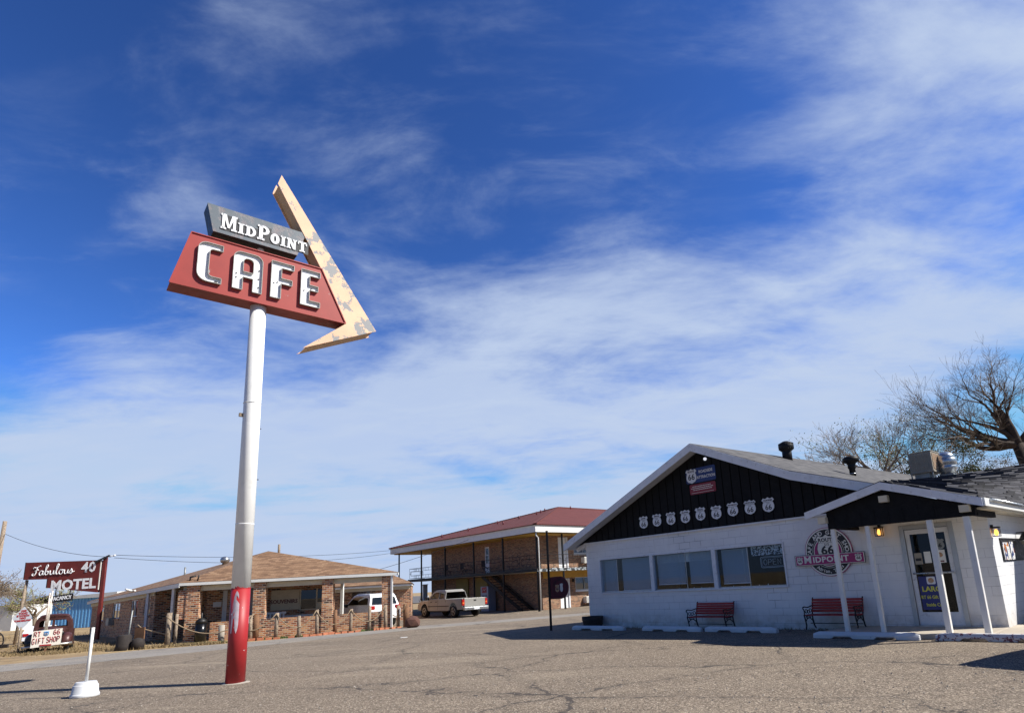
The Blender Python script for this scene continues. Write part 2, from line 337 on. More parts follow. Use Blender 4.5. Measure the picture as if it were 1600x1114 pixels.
paint('bud_green',(142,146,78),.9,var=.3,sc=5); paint('bush_green',(96,98,50),.9,var=.35,sc=5)
paint('cloth_dark',(40,38,40),.9,var=.2)
paint('trailer',(168,172,180),.5,.2,var=.05)
paint('neon_tube',(214,218,222),.2,var=.02)
paint('litter',(230,232,232),.6,var=.05)
emit('lamp_glow',(255,176,84),1.6)
emit('apex_glow',(235,240,255),.5)
glassm('window_glass',(.86,.92,.96),.4); glassm('door_glass',(.62,.68,.74),.5); glassm('car_glass',(.10,.11,.12),1.1); glassm('dark_glass',(.22,.24,.26),1.2)
glassm('pane_light',(.5,.55,.6),1.6)

# ------------------------------------------------------------------ mesh builder
class MB:
    def __init__(s): s.bm=bmesh.new(); s.mi=0; s.mats=[]
    def mat(s,name):
        if name not in s.mats: s.mats.append(name)
        s.mi=s.mats.index(name); return s
    def face(s,vs):
        try: f=s.bm.faces.new(vs)
        except ValueError: return None
        f.material_index=s.mi; return f
    def poly(s,pts): return s.face([s.bm.verts.new(p) for p in pts])
    def box(s,a,b,M=None):
        (x0,y0,z0),(x1,y1,z1)=a,b
        v=[Vector(p) for p in ((x0,y0,z0),(x1,y0,z0),(x1,y1,z0),(x0,y1,z0),(x0,y0,z1),(x1,y0,z1),(x1,y1,z1),(x0,y1,z1))]
        if M is not None: v=[M@p for p in v]
        v=[s.bm.verts.new(p) for p in v]
        for q in ((3,2,1,0),(4,5,6,7),(0,1,5,4),(1,2,6,5),(2,3,7,6),(3,0,4,7)): s.face([v[i] for i in q])
        return s
    def hexa(s,p):   # 8 points: bottom 0-3, top 4-7
        v=[s.bm.verts.new(q) for q in p]
        for q in ((3,2,1,0),(4,5,6,7),(0,1,5,4),(1,2,6,5),(2,3,7,6),(3,0,4,7)): s.face([v[i] for i in q])
        return s
    def beam(s,p,q,w,h,up=(0,0,1)):
        p,q=Vector(p),Vector(q); d=(q-p).normalized(); up=Vector(up)
        if abs(d.dot(up))>.99: up=Vector((0,1,0))
        x=d.cross(up).normalized()*w/2; y=x.cross(d).normalized()*h/2
        s.hexa([p-x-y,p+x-y,p+x+y,p-x+y,q-x-y,q+x-y,q+x+y,q-x+y]); return s
    def tube(s,pts,rad,n=8,cap=True):
        pts=[Vector(p) for p in pts]; rings=[]
        if not hasattr(rad,'__len__'): rad=[rad]*len(pts)
        prev=None
        for i,p in enumerate(pts):
            d=(pts[min(i+1,len(pts)-1)]-pts[max(i-1,0)])
            d=d.normalized() if d.length>1e-9 else Vector((0,0,1))
            if prev is None:
                a=Vector((0,0,1)) if abs(d.z)<.9 else Vector((1,0,0)); x=d.cross(a).normalized()
            else: x=(prev-d*prev.dot(d)).normalized()
            prev=x; y=d.cross(x)
            rings.append([s.bm.verts.new(p+(x*math.cos(2*PI*k/n)+y*math.sin(2*PI*k/n))*rad[i]) for k in range(n)])
        for a,b in zip(rings,rings[1:]):
            for k in range(n):
                f=s.face([a[k],a[(k+1)%n],b[(k+1)%n],b[k]])
                if f and n>4: f.smooth=True
        if cap: s.face(rings[0][::-1]); s.face(rings[-1])
        return s
    def lathe(s,c,prof,n=20,cap=True):
        c=Vector(c); rings=[]
        for r,z in prof: rings.append([s.bm.verts.new(c+Vector((r*math.cos(2*PI*k/n),r*math.sin(2*PI*k/n),z))) for k in range(n)])
        for a,b in zip(rings,rings[1:]):
            for k in range(n):
                f=s.face([a[k],a[(k+1)%n],b[(k+1)%n],b[k]])
                if f: f.smooth=True
        if cap: s.face(rings[0][::-1]); s.face(rings[-1])
        return s
    def prism(s,outl,y0,y1,holes=(),M=None,T=None):
        """outline in (x,z), extruded y0..y1"""
        T=T or (lambda x,y,z:(x,y,z)); loc=bmesh.new(); edges=[]
        for lp in [outl,*holes]:
            vs=[loc.verts.new((x,0,z)) for x,z in lp]
            for i in range(len(vs)): edges.append(loc.edges.new((vs[i],vs[(i+1)%len(vs)])))
        bmesh.ops.triangle_fill(loc,use_beauty=True,edges=edges,normal=(0,-1,0)); loc.verts.ensure_lookup_table()
        fr={}; bk={}
        for v in loc.verts:
            a=Vector(T(v.co.x,y0,v.co.z)); b=Vector(T(v.co.x,y1,v.co.z))
            if M is not None: a=M@a; b=M@b
            fr[v.index]=s.bm.verts.new(a); bk[v.index]=s.bm.verts.new(b)
        loc.verts.index_update()
        for f in loc.faces:
            ix=[v.index for v in f.verts]; nrm=f.normal.y
            if nrm>0: ix=ix[::-1]
            s.face([fr[i] for i in ix]); s.face([bk[i] for i in ix[::-1]])
        base=0
        for lp in [outl,*holes]:
            k=len(lp)
            for i in range(k):
                a,b=base+i,base+(i+1)%k
                s.face([fr[a],fr[b],bk[b],bk[a]])
            base+=k
        loc.free(); return s
    def sheet(s,outl,M=None,y=0):
        s.prism(outl,y,y+.002,M=M); return s
    def text(s,txt,size,M,depth=.004,off=0.,align='CENTER',space=1.,sx=1.,shear=0.):
        cu=bpy.data.curves.new('t','FONT'); cu.body=txt; cu.size=size; cu.extrude=depth/2; cu.offset=off; cu.align_x=align; cu.align_y='CENTER'
        cu.space_character=space; cu.shear=shear; cu.resolution_u=2
        o=bpy.data.objects.new('t',cu); COL.objects.link(o); bpy.context.view_layer.update()
        me=o.to_mesh(); A=M@Matrix.Rotation(PI/2,4,'X')@Matrix.Diagonal((sx,1,1,1))
        vs=[s.bm.verts.new(A@v.co) for v in me.vertices]
        for p in me.polygons: s.face([vs[i] for i in p.vertices])
        o.to_mesh_clear(); bpy.data.objects.remove(o); bpy.data.curves.remove(cu); return s
    def build(s,name,mats=None,parent=None,bevel=0,loc=None,rz=None,seg=1,recalc=True,smooth=False):
        bm=s.bm
        if recalc: bmesh.ops.recalc_face_normals(bm,faces=bm.faces)
        uv=bm.loops.layers.uv.new('UVMap')
        for f in bm.faces:
            f.normal_update(); n=f.normal
            if abs(n.z)>.985 or n.length<.5: t=Vector((1,0,0)); b=Vector((0,1,0))
            else: t=Vector((0,0,1)).cross(n).normalized(); b=n.cross(t)
            for lp in f.loops: lp[uv].uv=(lp.vert.co.dot(t),lp.vert.co.dot(b))
            if smooth: f.smooth=True
        me=bpy.data.meshes.new(name); bm.to_mesh(me); bm.free()
        o=bpy.data.objects.new(name,me); COL.objects.link(o)
        for mn in (s.mats or ([mats] if isinstance(mats,str) else mats)): me.materials.append(MATS[mn])
        if parent: o.parent=parent
        if loc is not None: o.location=loc
        if rz is not None: o.rotation_euler.z=rz
        if bevel:
            md=o.modifiers.new('bevel','BEVEL'); md.width=bevel; md.segments=seg; md.limit_method='ANGLE'; md.angle_limit=R(35)
        return o
def tag(o,label=None,cat=None,group=None,kind=None):
    if label: o['label']=label
    if cat: o['category']=cat
    if group: o['group']=group
    if kind: o['kind']=kind
    return o
def thing(name,label,cat,loc=(0,0,0),rz=0,group=None):
    o=bpy.data.objects.new(name,None); COL.objects.link(o); o.location=loc; o.rotation_euler=(0,0,rz); o.empty_display_size=.2
    return tag(o,label,cat,group)
def Tm(x=0,y=0,z=0,rz=0,rx=0,ry=0): return Matrix.Translation((x,y,z))@Matrix.Rotation(rz,4,'Z')@Matrix.Rotation(ry,4,'Y')@Matrix.Rotation(rx,4,'X')
def circ(r,n=32,cx=0,cz=0,a0=0,a1=2*PI,sx=1.):
    full=abs(a1-a0-2*PI)<1e-6; k=n if full else n+1
    return [(cx+sx*r*math.cos(a0+(a1-a0)*i/n),cz+r*math.sin(a0+(a1-a0)*i/n)) for i in range(k)]
def rrect(x0,z0,x1,z1,r,n=4):
    p=[]
    for (cx_,cz_,a) in ((x1-r,z1-r,0),(x0+r,z1-r,PI/2),(x0+r,z0+r,PI),(x1-r,z0+r,1.5*PI)):
        p+=[(cx_+r*math.cos(a+PI/2*i/n),cz_+r*math.sin(a+PI/2*i/n)) for i in range(n+1)]
    return p
def rect(x0,z0,x1,z1): return [(x0,z0),(x1,z0),(x1,z1),(x0,z1)]
def shield(w,h):
    P=[(0,-.5),(.12,-.46),(.3,-.40),(.43,-.26),(.46,-.08),(.42,.08),(.37,.17),(.40,.24),(.50,.31),(.36,.46),(.25,.41),(.13,.42),(0,.5)]
    P=P+[(-x,z) for x,z in P[-2:0:-1]]
    return [(x*w,z*h) for x,z in P]
def gz(x,y):
    t=min(max((y-12)/26,0),1); z=-.2*t*t*(3-2*t)
    u=min(max((y-60)/220,0),1); return z-4.4*u*u*(3-2*u)

# ================================================================== the setting
def drape(name,outl,mat,lift,kind='structure',ys=None,clip=None):
    bm=bmesh.new(); f=bm.faces.new([bm.verts.new((x,y,0)) for x,y in outl]); 
    for y in ys or [12+i*1.3 for i in range(21)]+[60+i*11 for i in range(22)]:
        bmesh.ops.bisect_plane(bm,geom=bm.verts[:]+bm.edges[:]+bm.faces[:],plane_co=(0,y,0),plane_no=(0,1,0))
    for v in bm.verts: v.co.z=gz(v.co.x,v.co.y)+lift
    b=MB(); b.bm.free(); b.bm=bm
    bmesh.ops.triangulate(bm,faces=bm.faces[:])
    for f in bm.faces:
        f.normal_update()
        if f.normal.z<0: f.normal_flip()
    o=b.build(name,mat,recalc=False); return tag(o,kind=kind)
drape('ground',[(-3000,-1500),(3000,-1500),(3000,5000),(-3000,5000)],'dry_ground',0)
drape('parking_lot',[(-900,-600),(500,-600),(60,62),(-13,62),(-17,50),(-10.6,41.5),(-13.5,39.2),(-17,40),(-15.2,34.5),(-9.4,33.2),(-9.0,31.2),(-9.9,30.0),(-11.3,28.6),(-13.3,26.2),(-15.3,25.2),(-17.3,24.3),(-19,20.4),(-31,13),(-200,-60),(-900,-300)],'chip_seal',.004)
drape('road',[(-17.3,24.3),(-15.3,25.2),(-13.3,26.2),(-11.3,28.6),(-9.9,30.0),(-9.0,31.2),(-8.0,31.8),(-3,33),(4,36),(3.0,37.3),(-3.5,34.4),(-9.3,32.9),(-8.6,32.1),(-5.0,31.6),(-6.8,30.4),(-8.9,27.4),(-10.8,24.0),(-13.1,22.6),(-15.4,20.6),(-18.0,16.9),(-31,10.5),(-31,13),(-19,20.4)][:0] or
      [(-31,13),(-19,20.4),(-17.3,24.3),(-15.3,25.2),(-13.3,26.2),(-11.3,28.6),(-9.9,30.0),(-9.0,31.4),(-4,33.5),(3,37.5),(4.5,36),(-3,31.2),(-7.6,28.4),(-9.6,25.6),(-12.2,22.4),(-15.0,19.3),(-18.0,16.0),(-31,8.5)],'pale_asphalt',.008)
# ------------------------------------------------------------------ distant field things
def far():
    t=thing('box_trailer','long pale box trailer parked far across the dry field','trailer',(-86,286,gz(0,286)),R(4))
    MB().box((0,0,1.2),(15.5,3,4.3)).build('trailer_box','trailer',t)
    b=MB()
    for x in (2,3.3,12.6,13.8): b.tube([(x,-.1,.55),(x,2.9,.55)],.55,12)
    b.build('wheel','tyre',t); MB().box((.5,.6,.9),(15,2.4,1.2)).build('chassis','black_metal',t)
    t=thing('white_building','low white metal building with blue grey roof beyond the old truck','building',(-75,72,gz(0,72)),R(-2))
    MB().box((0,0,0),(9,8,2.9)).build('wall','white_steel',t)
    b=MB(); b.poly([(-.3,-.3,2.9),(9.3,-.3,2.9),(9.3,4,3.9),(-.3,4,3.9)]); b.poly([(9.3,4,3.9),(9.3,8.3,2.9),(-.3,8.3,2.9),(-.3,4,3.9)])
    for i in range(24): b.beam((-.2+i*.4,-.28,2.93),(-.2+i*.4,4,3.93),.05,.05)
    b.build('roof','roof_steel',t,recalc=False)
    # blue corrugated building
    t=thing('blue_building','bright blue corrugated metal building beside the brick motel wing','building',(-57,66.5,gz(0,66)),R(2))
    b=MB().mat('blue_steel').box((0,0,0),(6.6,.1,3.1))
    for i in range(19): b.box((.1+i*.35,-.06,.02),(.22+i*.35,0,3.08))
    b.build('wall',None,t)
    b=MB().mat('blue_dark'); b.hexa([(-3.4,5,0),(0,0.01,0),(0.02,5,0),(-3,6,0),(-3.4,5,2.9),(0,.01,3.12),(.02,5,3.12),(-3,6,2.9)]); b.build('side_wall',None,t)
    b=MB().mat('white_steel').hexa([(-.1,-.25,3.1),(6.9,-.25,3.1),(6.9,6,3.1),(-.1,6,3.1),(-.1,-.25,3.3),(6.9,-.25,3.6),(6.9,6,3.8),(-.1,6,3.3)]); b.build('roof',None,t)
far()

# ================================================================== cafe
P0=Vector((.34,22.48,0)); RC=math.atan2(-.727,.687)
CM=Matrix.Translation(P0)@Matrix.Rotation(RC,4,'Z')
def CW(x,y,z): return CM@Vector((x,y,z))
cafe=thing('cafe_building','white painted block cafe with black board gable and covered porch','building',P0,RC)
WIN=(.65,1.09,7.8,2.31); DOOR=(10.9,.12,11.84,2.31)
b=MB(); b.prism([(0,-.35),(12.63,-.35),(12.63,2.93),(0,2.93)],0,.2,holes=[rect(.69,1.13,7.76,2.27),rect(10.82,.125,11.92,2.40)])
b.build('wall','painted_block',cafe)
b=MB(); W2=rect(.63,1.46,2.84,1.97)
b.prism([(.2,-.35),(16,-.35),(16,2.75),(.2,2.75)],12.43,12.63,holes=[[(x,z) for x,z in W2]],M=Matrix(((0,1,0,0),(1,0,0,0),(0,0,1,0),(0,0,0,1))))
b.box((-.0,.2,-.35),(.2,16,2.93)); b.box((0.2,15.8,-.35),(12.43,16,2.75))
b.build('side_wall','painted_block',cafe)
# wing projecting to the right, its eave shades the side wall
b=MB(); b.box((12.63,4.2,-.35),(18,4.4,2.6)); b.build('wing_wall','painted_block',cafe); MB().box((13.2,2.35,2.48),(17,4.3,2.58)).build('wing_eave','white_trim',cafe)
MB().box((.2,5.2,-.3),(12.4,5.3,2.7)).box((.2,.2,-.02),(12.4,5.2,.05)).box((.2,.2,2.62),(12.4,5.2,2.7)).build('room','dark_room',cafe)
# gable siding
g=[(.0,2.93),(11.6,2.93),(11.0,3.15),(8.5,3.98),(5.41,5.35)]
b=MB().mat('black_wood'); b.prism(g,-.045,.15)
b.mat('batten_gap')
def gtop(x): 
    if x<5.41: return 2.93+(5.35-2.93)*x/5.41
    if x<8.5: return 5.35-(5.35-3.98)*(x-5.41)/3.09
    return 3.98-(3.98-3.15)*(x-8.5)/2.5
x=.32
while x<11.2:
    b.box((x-.012,-.052,2.935),(x+.012,-.046,max(2.95,gtop(x)-.03))); x+=.305
b.build('gable_siding',None,cafe)
MB().box((-.01,-.07,2.885),(12.63,-.046,2.928)).build('drip_edge','white_trim',cafe)
# roof planes
def slab(b,p,th):
    p=[Vector(q) for q in p]; n=(p[1]-p[0]).cross(p[2]-p[0]).normalized()
    if n.z<0: n=-n
    k=len(p); tp=[b.bm.verts.new(q) for q in p]; bt=[b.bm.verts.new(q-n*th) for q in p]
    b.face(tp); b.face(bt[::-1])
    for i in range(k): b.face([tp[i],tp[(i+1)%k],bt[(i+1)%k],bt[i]])
rf=MB().mat('shingle_grey')
slab(rf,[(-.62,-.5,2.93),(5.41,-.5,5.54),(5.41,20,6.15),(-.62,20,3.4)],.05)
slab(rf,[(5.41,-.5,5.54),(8.5,-.5,4.15),(8.5,20,4.7),(5.41,20,6.15)],.05)
slab(rf,[(8.5,-.5,4.15),(10.72,-.5,3.43),(12.2,20,3.6),(8.5,20,4.7)],.05)
roof=rf.build('roof',None,cafe)
rf=MB().mat('shingle_dark')
A=Vector((11.15,-1.66,3.32)); Bq=Vector((12.98,-1.66,2.68)); Cq=Vector((13.12,4.5,2.70)); Dv=Vector((9.75,5.6,4.12)); E2=Vector((13.3,5.6,4.15))
N_=12
gr=[[None]*(N_+1) for _ in range(N_+1)]
for i in range(N_+1):
    for j in range(N_+1):
        u=i/N_; v=j/N_     # u left->right , v low->high
        lo=A.lerp(Bq,u/.25) if u<.25 else Bq.lerp(Cq,(u-.25)/.75)
        hi=Dv.lerp(E2,u); mid=A.lerp(Dv,v) if u==0 else None
        p=lo.lerp(hi,v); gr[i][j]=rf.bm.verts.new(p)
for i in range(N_):
    for j in range(N_): rf.face([gr[i][j],gr[i+1][j],gr[i+1][j+1],gr[i][j+1]])
rf.poly([Cq,(19,4.5,2.7),(19,5.6,4.15),E2]); rf.poly([Dv,E2,(13.3,12,2.7),(9.75,12,2.7)]); rf.poly([E2,(19,5.6,4.15),(19,12,2.7),(13.3,12,2.7)])
rt=random.Random(9)
def SP(u,v):
    lo=A.lerp(Bq,u/.25) if u<.25 else Bq.lerp(Cq,(u-.25)/.75)
    return lo.lerp(Dv.lerp(E2,u),v)
NR=19
for j in range(NR):
    v0,v1=j/NR,(j+1)/NR*.999; u=-rt.random()*.05
    while u<1:
        w=rt.uniform(.035,.09); ua,ub=max(0,u),min(1,u+w); u+=w
        if ub<=ua: continue
        h=Vector((0,0,rt.choice((.012,.03,.05,.055)))); e_=Vector((0,0,.006))
        a_,b_,c_,d2=SP(ua,v0)+h,SP(ub,v0)+h,SP(ub,v1)+e_,SP(ua,v1)+e_
        rf.poly([a_,b_,c_,d2]); rf.poly([SP(ua,v0)-e_,SP(ub,v0)-e_,b_,a_]); rf.poly([SP(ub,v0),c_,b_])
wr=rf.build('wing_roof',None,cafe,recalc=False)
# force shingle rows parallel to the front wall on the wing roof
uvl=wr.data.uv_layers[0].data
for poly in wr.data.polygons:
    for li in poly.loop_indices:
        co=wr.data.vertices[wr.data.loops[li].vertex_index].co; uvl[li].uv=(co.x,co.y*1.1)
rf=MB().mat('shingle_grey'); slab(rf,[(9.36,-1.66,2.87),(11.15,-1.66,3.35),(10.9,.6,3.52),(9.36,.6,3.3)],.04); rf.build('porch_roof',None,cafe)
# fascia / rake boards
fb=MB()
def rake(p,q,h,th=.04,drop=0.):
    p,q=Vector(p),Vector(q); fb.hexa([p-Vector((0,0,h)),q-Vector((0,0,h)),q+Vector((0,th,-h)),p+Vector((0,th,-h)),p,q,q+Vector((0,th,0)),p+Vector((0,th,0))])
y=-.545
rake((-.64,y,2.93),(5.41,y,5.53),.24); rake((5.41,y,5.53),(8.5,y,4.13),.24); rake((8.5,y,4.13),(10.70,y,3.42),.24)
fb.build('rake_board','white_trim',cafe)
fb=MB(); fb.box((-.68,-.5,2.74),(-.64,20,2.95)); fb.build('gutter','white_trim',cafe)
so_=MB()   # soffit under the rake and the left eave with rafters
so_.poly([(-.6,-.5,2.76),(5.41,-.5,5.37),(5.41,-.05,5.37),(-.6,-.05,2.76)]); so_.poly([(5.41,-.5,5.37),(8.5,-.5,3.98),(8.5,-.05,3.98),(5.41,-.05,5.37)]); so_.poly([(8.5,-.5,3.98),(10.7,-.5,3.27),(10.7,-.05,3.27),(8.5,-.05,3.98)])
so_.poly([(-.6,-.05,2.76),(0,-.05,2.93),(0,16,2.93),(-.6,16,2.76)])
for yy in (0.1,.8,1.5,2.2): so_.beam((-.58,yy,2.70),(0,yy,2.88),.05,.1)
so_.build('soffit','white_trim',cafe,recalc=False)
# porch
fb=MB(); y=-1.7
rake((9.33,y,2.86),(11.15,y,3.32),.17); rake((11.15,y,3.32),(12.98,y,2.72),.17)
fb.build('porch_rake','white_trim',cafe)
b=MB(); b.prism([(9.78,2.42),(12.78,2.40),(12.80,2.58),(11.15,3.17),(9.78,2.80)],-1.52,-1.40); 
for i in range(10): b.box((9.95+i*.3,-1.528,2.43),(9.965+i*.3,-1.521,2.75))
b.box((12.70,-1.4,2.40),(12.80,.0,2.60)); b.box((9.78,-1.4,2.42),(9.88,0,2.6))
b.build('porch_gable','black_wood',cafe)
for (xx,zz) in ((9.62,2.70),(11.05,3.02),(12.55,2.62)): MB().box((xx,-1.66,zz-.14),(xx+.18,-1.50,zz)).build('lookout_block','cream_trim',cafe)
MB().poly([(9.4,-1.66,2.7),(12.95,-1.66,2.6),(12.95,.0,2.6),(9.4,0,2.7)]) 
b=MB(); b.box((9.88,-1.4,2.50),(12.70,0,2.53)); b.build('porch_ceiling','cream_trim',cafe)
posts=[((9.72,-1.12),(9.83,-1.46),.095),((10.38,-.88),(10.6,-1.46),.085),((11.62,-1.2),(11.9,-1.46),.11),((12.40,-.9),(12.56,-1.46),.11)]
posts=[((9.86,-1.45),.095),((10.64,-1.45),.085),((11.92,-1.45),.11),((12.60,-1.45),.11)]
for (px_,py_),w in posts:
    b=MB(); b.box((px_-w/2,py_-w/2,.06),(px_+w/2,py_+w/2,2.42)); b.build('porch_post','white_paint',cafe,bevel=.006)
MB().box((9.3,-1.66,-.05),(12.63,0,.105)).box((12.63,-1.66,-.05),(15,4.2,.10)).build('porch_slab','concrete_pale',cafe,bevel=.01)
# gutter at the right eave
b=MB().mat('white_paint'); b.box((12.98,-1.66,2.56),(13.02,4.4,2.72)); b.mat('galv'); b.tube([(13.05,-1.3,2.69),(13.05,4.4,2.69)],.032,8); b.build('gutter',None,cafe)
b=MB(); b.box((12.64,-1.4,2.52),(12.98,4.3,2.56)); b.build('soffit','cream_trim',cafe)
# --- big front window
wf=MB().mat('white_trim'); x0,z0,x1,z1=WIN
wf.box((x0,-.03,z1-.045),(x1,.12,z1)); wf.box((x0,-.05,z0),(x1,.12,z0+.045)); wf.box((x0,-.03,z0+.045),(x0+.05,.12,z1-.045)); wf.box((x1-.05,-.03,z0+.045),(x1,.12,z1-.045))
for xm in (3.06,5.50): wf.box((xm-.07,-.028,z0+.045),(xm+.07,.12,z1-.045))
window=wf.build('window',None,cafe,bevel=.004)
for (a,c,s_) in ((x0+.05,2.99,1.45),(3.13,5.43,4.4),(5.57,x1-.05,6.62)):
    MB().box((a,.05,z0+.045),(c,.056,z1-.045)).build('pane','window_glass',window)
    fr=MB().mat('alu')
    fr.box((s_-.009,.045,z0+.05),(s_+.009,.07,z1-.05)); fr.box((a,.035,z0+.046),(c,.07,z0+.075)); fr.build('sash',None,window)
def blinds(a,c,zb,mat='blind'):
    b=MB().mat(mat); zz=zb+.05
    while zz<2.24:
        b.poly([(a,.13,zz),(c,.13,zz),(c,.155,zz+.021),(a,.155,zz+.021)]); zz+=.026
    b.box((a,.12,zb),(c,.165,zb+.035)); 
    for xx in (a+.15,c-.15): b.box((xx-.003,.125,zb),(xx+.003,.128,2.24))
    b.build('window_blind',None,window,recalc=False)
blinds(.76,1.38,1.16); blinds(1.62,2.94,1.16); blinds(3.2,4.30,1.30); blinds(4.48,5.36,1.30); blinds(5.68,6.58,1.24)
def valance(a,c,z0_,z1_,nm='curtain'):
    b=MB(); k=int((c-a)/.03)
    for i in range(k):
        xa=a+(c-a)*i/k; xb=a+(c-a)*(i+1)/k; ya=.19+.02*math.sin(i*.9); yb=.19+.02*math.sin((i+1)*.9)
        b.poly([(xa,ya,z0_),(xb,yb,z0_),(xb,yb,z1_),(xa,ya,z1_)])
    b.build('curtain',nm,window,recalc=False)
valance(3.14,5.4,1.98,2.26)
def lace():
    t=NT('lace'); n=t.n; l=t.l; out=[x for x in n if x.type=='OUTPUT_MATERIAL'][0]
    t.col(lin((200,206,214))); v=t.voro(22,out='Distance'); tr=n.new('ShaderNodeBsdfTransparent'); mx=n.new('ShaderNodeMixShader')
    l.new(t.math('GREATER_THAN',v,.5),mx.inputs[0]); l.new(tr.outputs[0],mx.inputs[1]); l.new(t.b.outputs[0],mx.inputs[2]); l.new(mx.outputs[0],out.inputs[0])
lace(); valance(6.66,7.74,2.0,2.26,'lace')
b=MB().mat('letter_white')
for i in range(16): 
    xx=3.3+i*.285; b.tube([(xx,.3,1.12),(xx+.02,.3,1.16+.05*random.random())],.012,5)
b.build('window_ornament',None,window)
# neon open sign
o=MB(); 
def strokes(b,pl,ox,oz,sx,sz,r,y,n=6):
    for p in pl: b.tube([(ox+a*sx,y,oz+c*sz) for a,c in p],r,n)
O_=[[(.3+.3*math.cos(a*PI/8),.5+.5*math.sin(a*PI/8)) for a in range(17)]]
G={'O':O_,'P':[[(0,0),(0,1),(.45,1),(.55,.85),(.55,.65),(.45,.5),(0,.5)]],'E':[[(.55,0),(0,0),(0,1),(.55,1)],[(0,.5),(.45,.5)]],'N':[[(0,0),(0,1),(.55,0),(.55,1)]]}
for i,ch in enumerate('OPEN'): strokes(o,G[ch],-.27+i*.145,-.075,.17,.15,.006,0)
o.tube([(a,0,c) for a,c in rrect(-.36,-.15,.36,.15,.05)]+[(.36,0,.10)],.007,6); o.tube([(a,0.01,c) for a,c in rrect(-.33,-.12,.33,.12,.04)]+[(.33,0.01,.08)],.004,6)
tag(o.build('open_sign','neon_tube',loc=CW(7.28,.22,1.80),rz=RC),'unlit neon tube OPEN sign hanging inside the cafe window','sign')
# --- entrance door
dr=MB().mat('alu'); x0,z0,x1,z1=10.9,.12,11.84,2.31
dr.box((10.80,-.03,.11),(10.9,.14,2.42)); dr.box((11.84,-.03,.11),(11.94,.14,2.42)); dr.box((10.9,-.03,2.32),(11.84,.14,2.42))
dfr=dr.build('door_frame',None,cafe,bevel=.005)
d=MB().mat('white_trim'); d.prism(rect(10.905,.13,11.835,2.31),.02,.06,holes=[rect(11.0,.42,11.74,1.27),rect(11.0,1.31,11.74,2.2)])
door=d.build('door',None,cafe,bevel=.004)
MB().box((11.0,.035,.42),(11.74,.04,1.27)).box((11.0,.035,1.31),(11.74,.04,2.2)).build('glass','door_glass',door)
MB().mat('galv').tube([(10.96,-.02,1.29),(11.80,-.02,1.29)],.018,8).tube([(10.98,-.02,1.29),(10.98,.03,1.29)],.015,6).tube([(11.78,-.02,1.29),(11.78,.03,1.29)],.015,6).build('push_bar',None,door)
def onwall(x,z,y=-.005): return Tm(x,y,z)
p=MB().mat('poster_blue').box((11.03,.028,.47),(11.55,.033,1.22)).mat('poster_yellow')
p.text('LARGE',.16,onwall(11.31,.93,.026),.003,.004); p.text('RT 66 Gift Shop',.105,onwall(11.30,.75,.026),.003,.002,sx=.78); p.text('Inside Cafe',.105,onwall(11.30,.58,.026),.003,.002,sx=.8)
p.mat('shield_white').prism(rrect(11.2,1.04,11.38,1.21,.03),.026,.0275); p.mat('cooler_pad').prism(circ(.06,16,11.29,1.125),.024,.0255); p.build('poster',None,door)
q=MB()
for (xa,za,xb,zb,mm) in ((11.03,1.5,11.19,1.76,'cooler_tan'),(11.24,1.52,11.38,1.78,'sign_white'),(11.46,1.51,11.68,1.8,'sign_white')): q.mat(mm).box((xa,.028,za),(xb,.032,zb))
q.mat('cooler_pad').prism(circ(.055,14,11.57,1.69,sx=1.2),.026,.0275); q.mat('maroon').box((11.5,.026,1.53),(11.64,.0275,1.56)); q.mat('sign_black2').box((11.05,.026,1.58),(11.17,.0275,1.64)); q.build('notice',None,door)
b=MB().mat('galv_dull').prism([(x*1+11.58,z+1.93) for x,z in shield(.26,.26)],.0275,.0295); b.mat('sign_black2').text('66',.13,onwall(11.58,1.9,.025),.003,.004); b.build('decal',None,door)
# black panel window with stickers on the side wall
Ms=Matrix(((0,1,0,12.60),(1,0,0,0),(0,0,1,0),(0,0,0,1)))
def stick():
    t=NT('stickers'); c=t.voro(9,out='Color',co='Object'); s_=t.n.new('ShaderNodeSeparateColor'); t.l.new(c,s_.inputs[0])
    k=t.ramp(s_.outputs[0],[(0,lin((240,240,235))),(.3,lin((40,60,120))),(.45,lin((240,240,240))),(.6,lin((200,120,40))),(.72,lin((235,235,230))),(.85,lin((140,30,40))),(.93,lin((240,240,240)))],'CONSTANT')
    k=t.mix(t.mr(t.voro(40,out='Distance'),.2,.5,.8,0),k,lin((60,60,70))); t.col(k); t.rough(.4)
    t=NT('stickers_dark'); f=t.math('LESS_THAN',t.voro(7,'DISTANCE_TO_EDGE'),.03); k=t.mix(t.math('MULTIPLY',f,t.mr(t.noise(5),.45,.55)),lin((16,16,20)),lin((150,150,160))); t.col(k); t.rough(.35)
stick()
sw=MB().mat('sign_black2').box((12.60,.64,1.47),(12.655,2.83,1.98)).build('side_window',None,cafe)
MB().mat('stickers').box((12.656,.72,1.49),(12.662,1.28,1.88)).box((12.656,1.36,1.49),(12.662,1.70,1.9)).mat('stickers_dark').box((12.656,1.78,1.50),(12.661,2.8,1.94)).build('sticker_panel',None,sw)
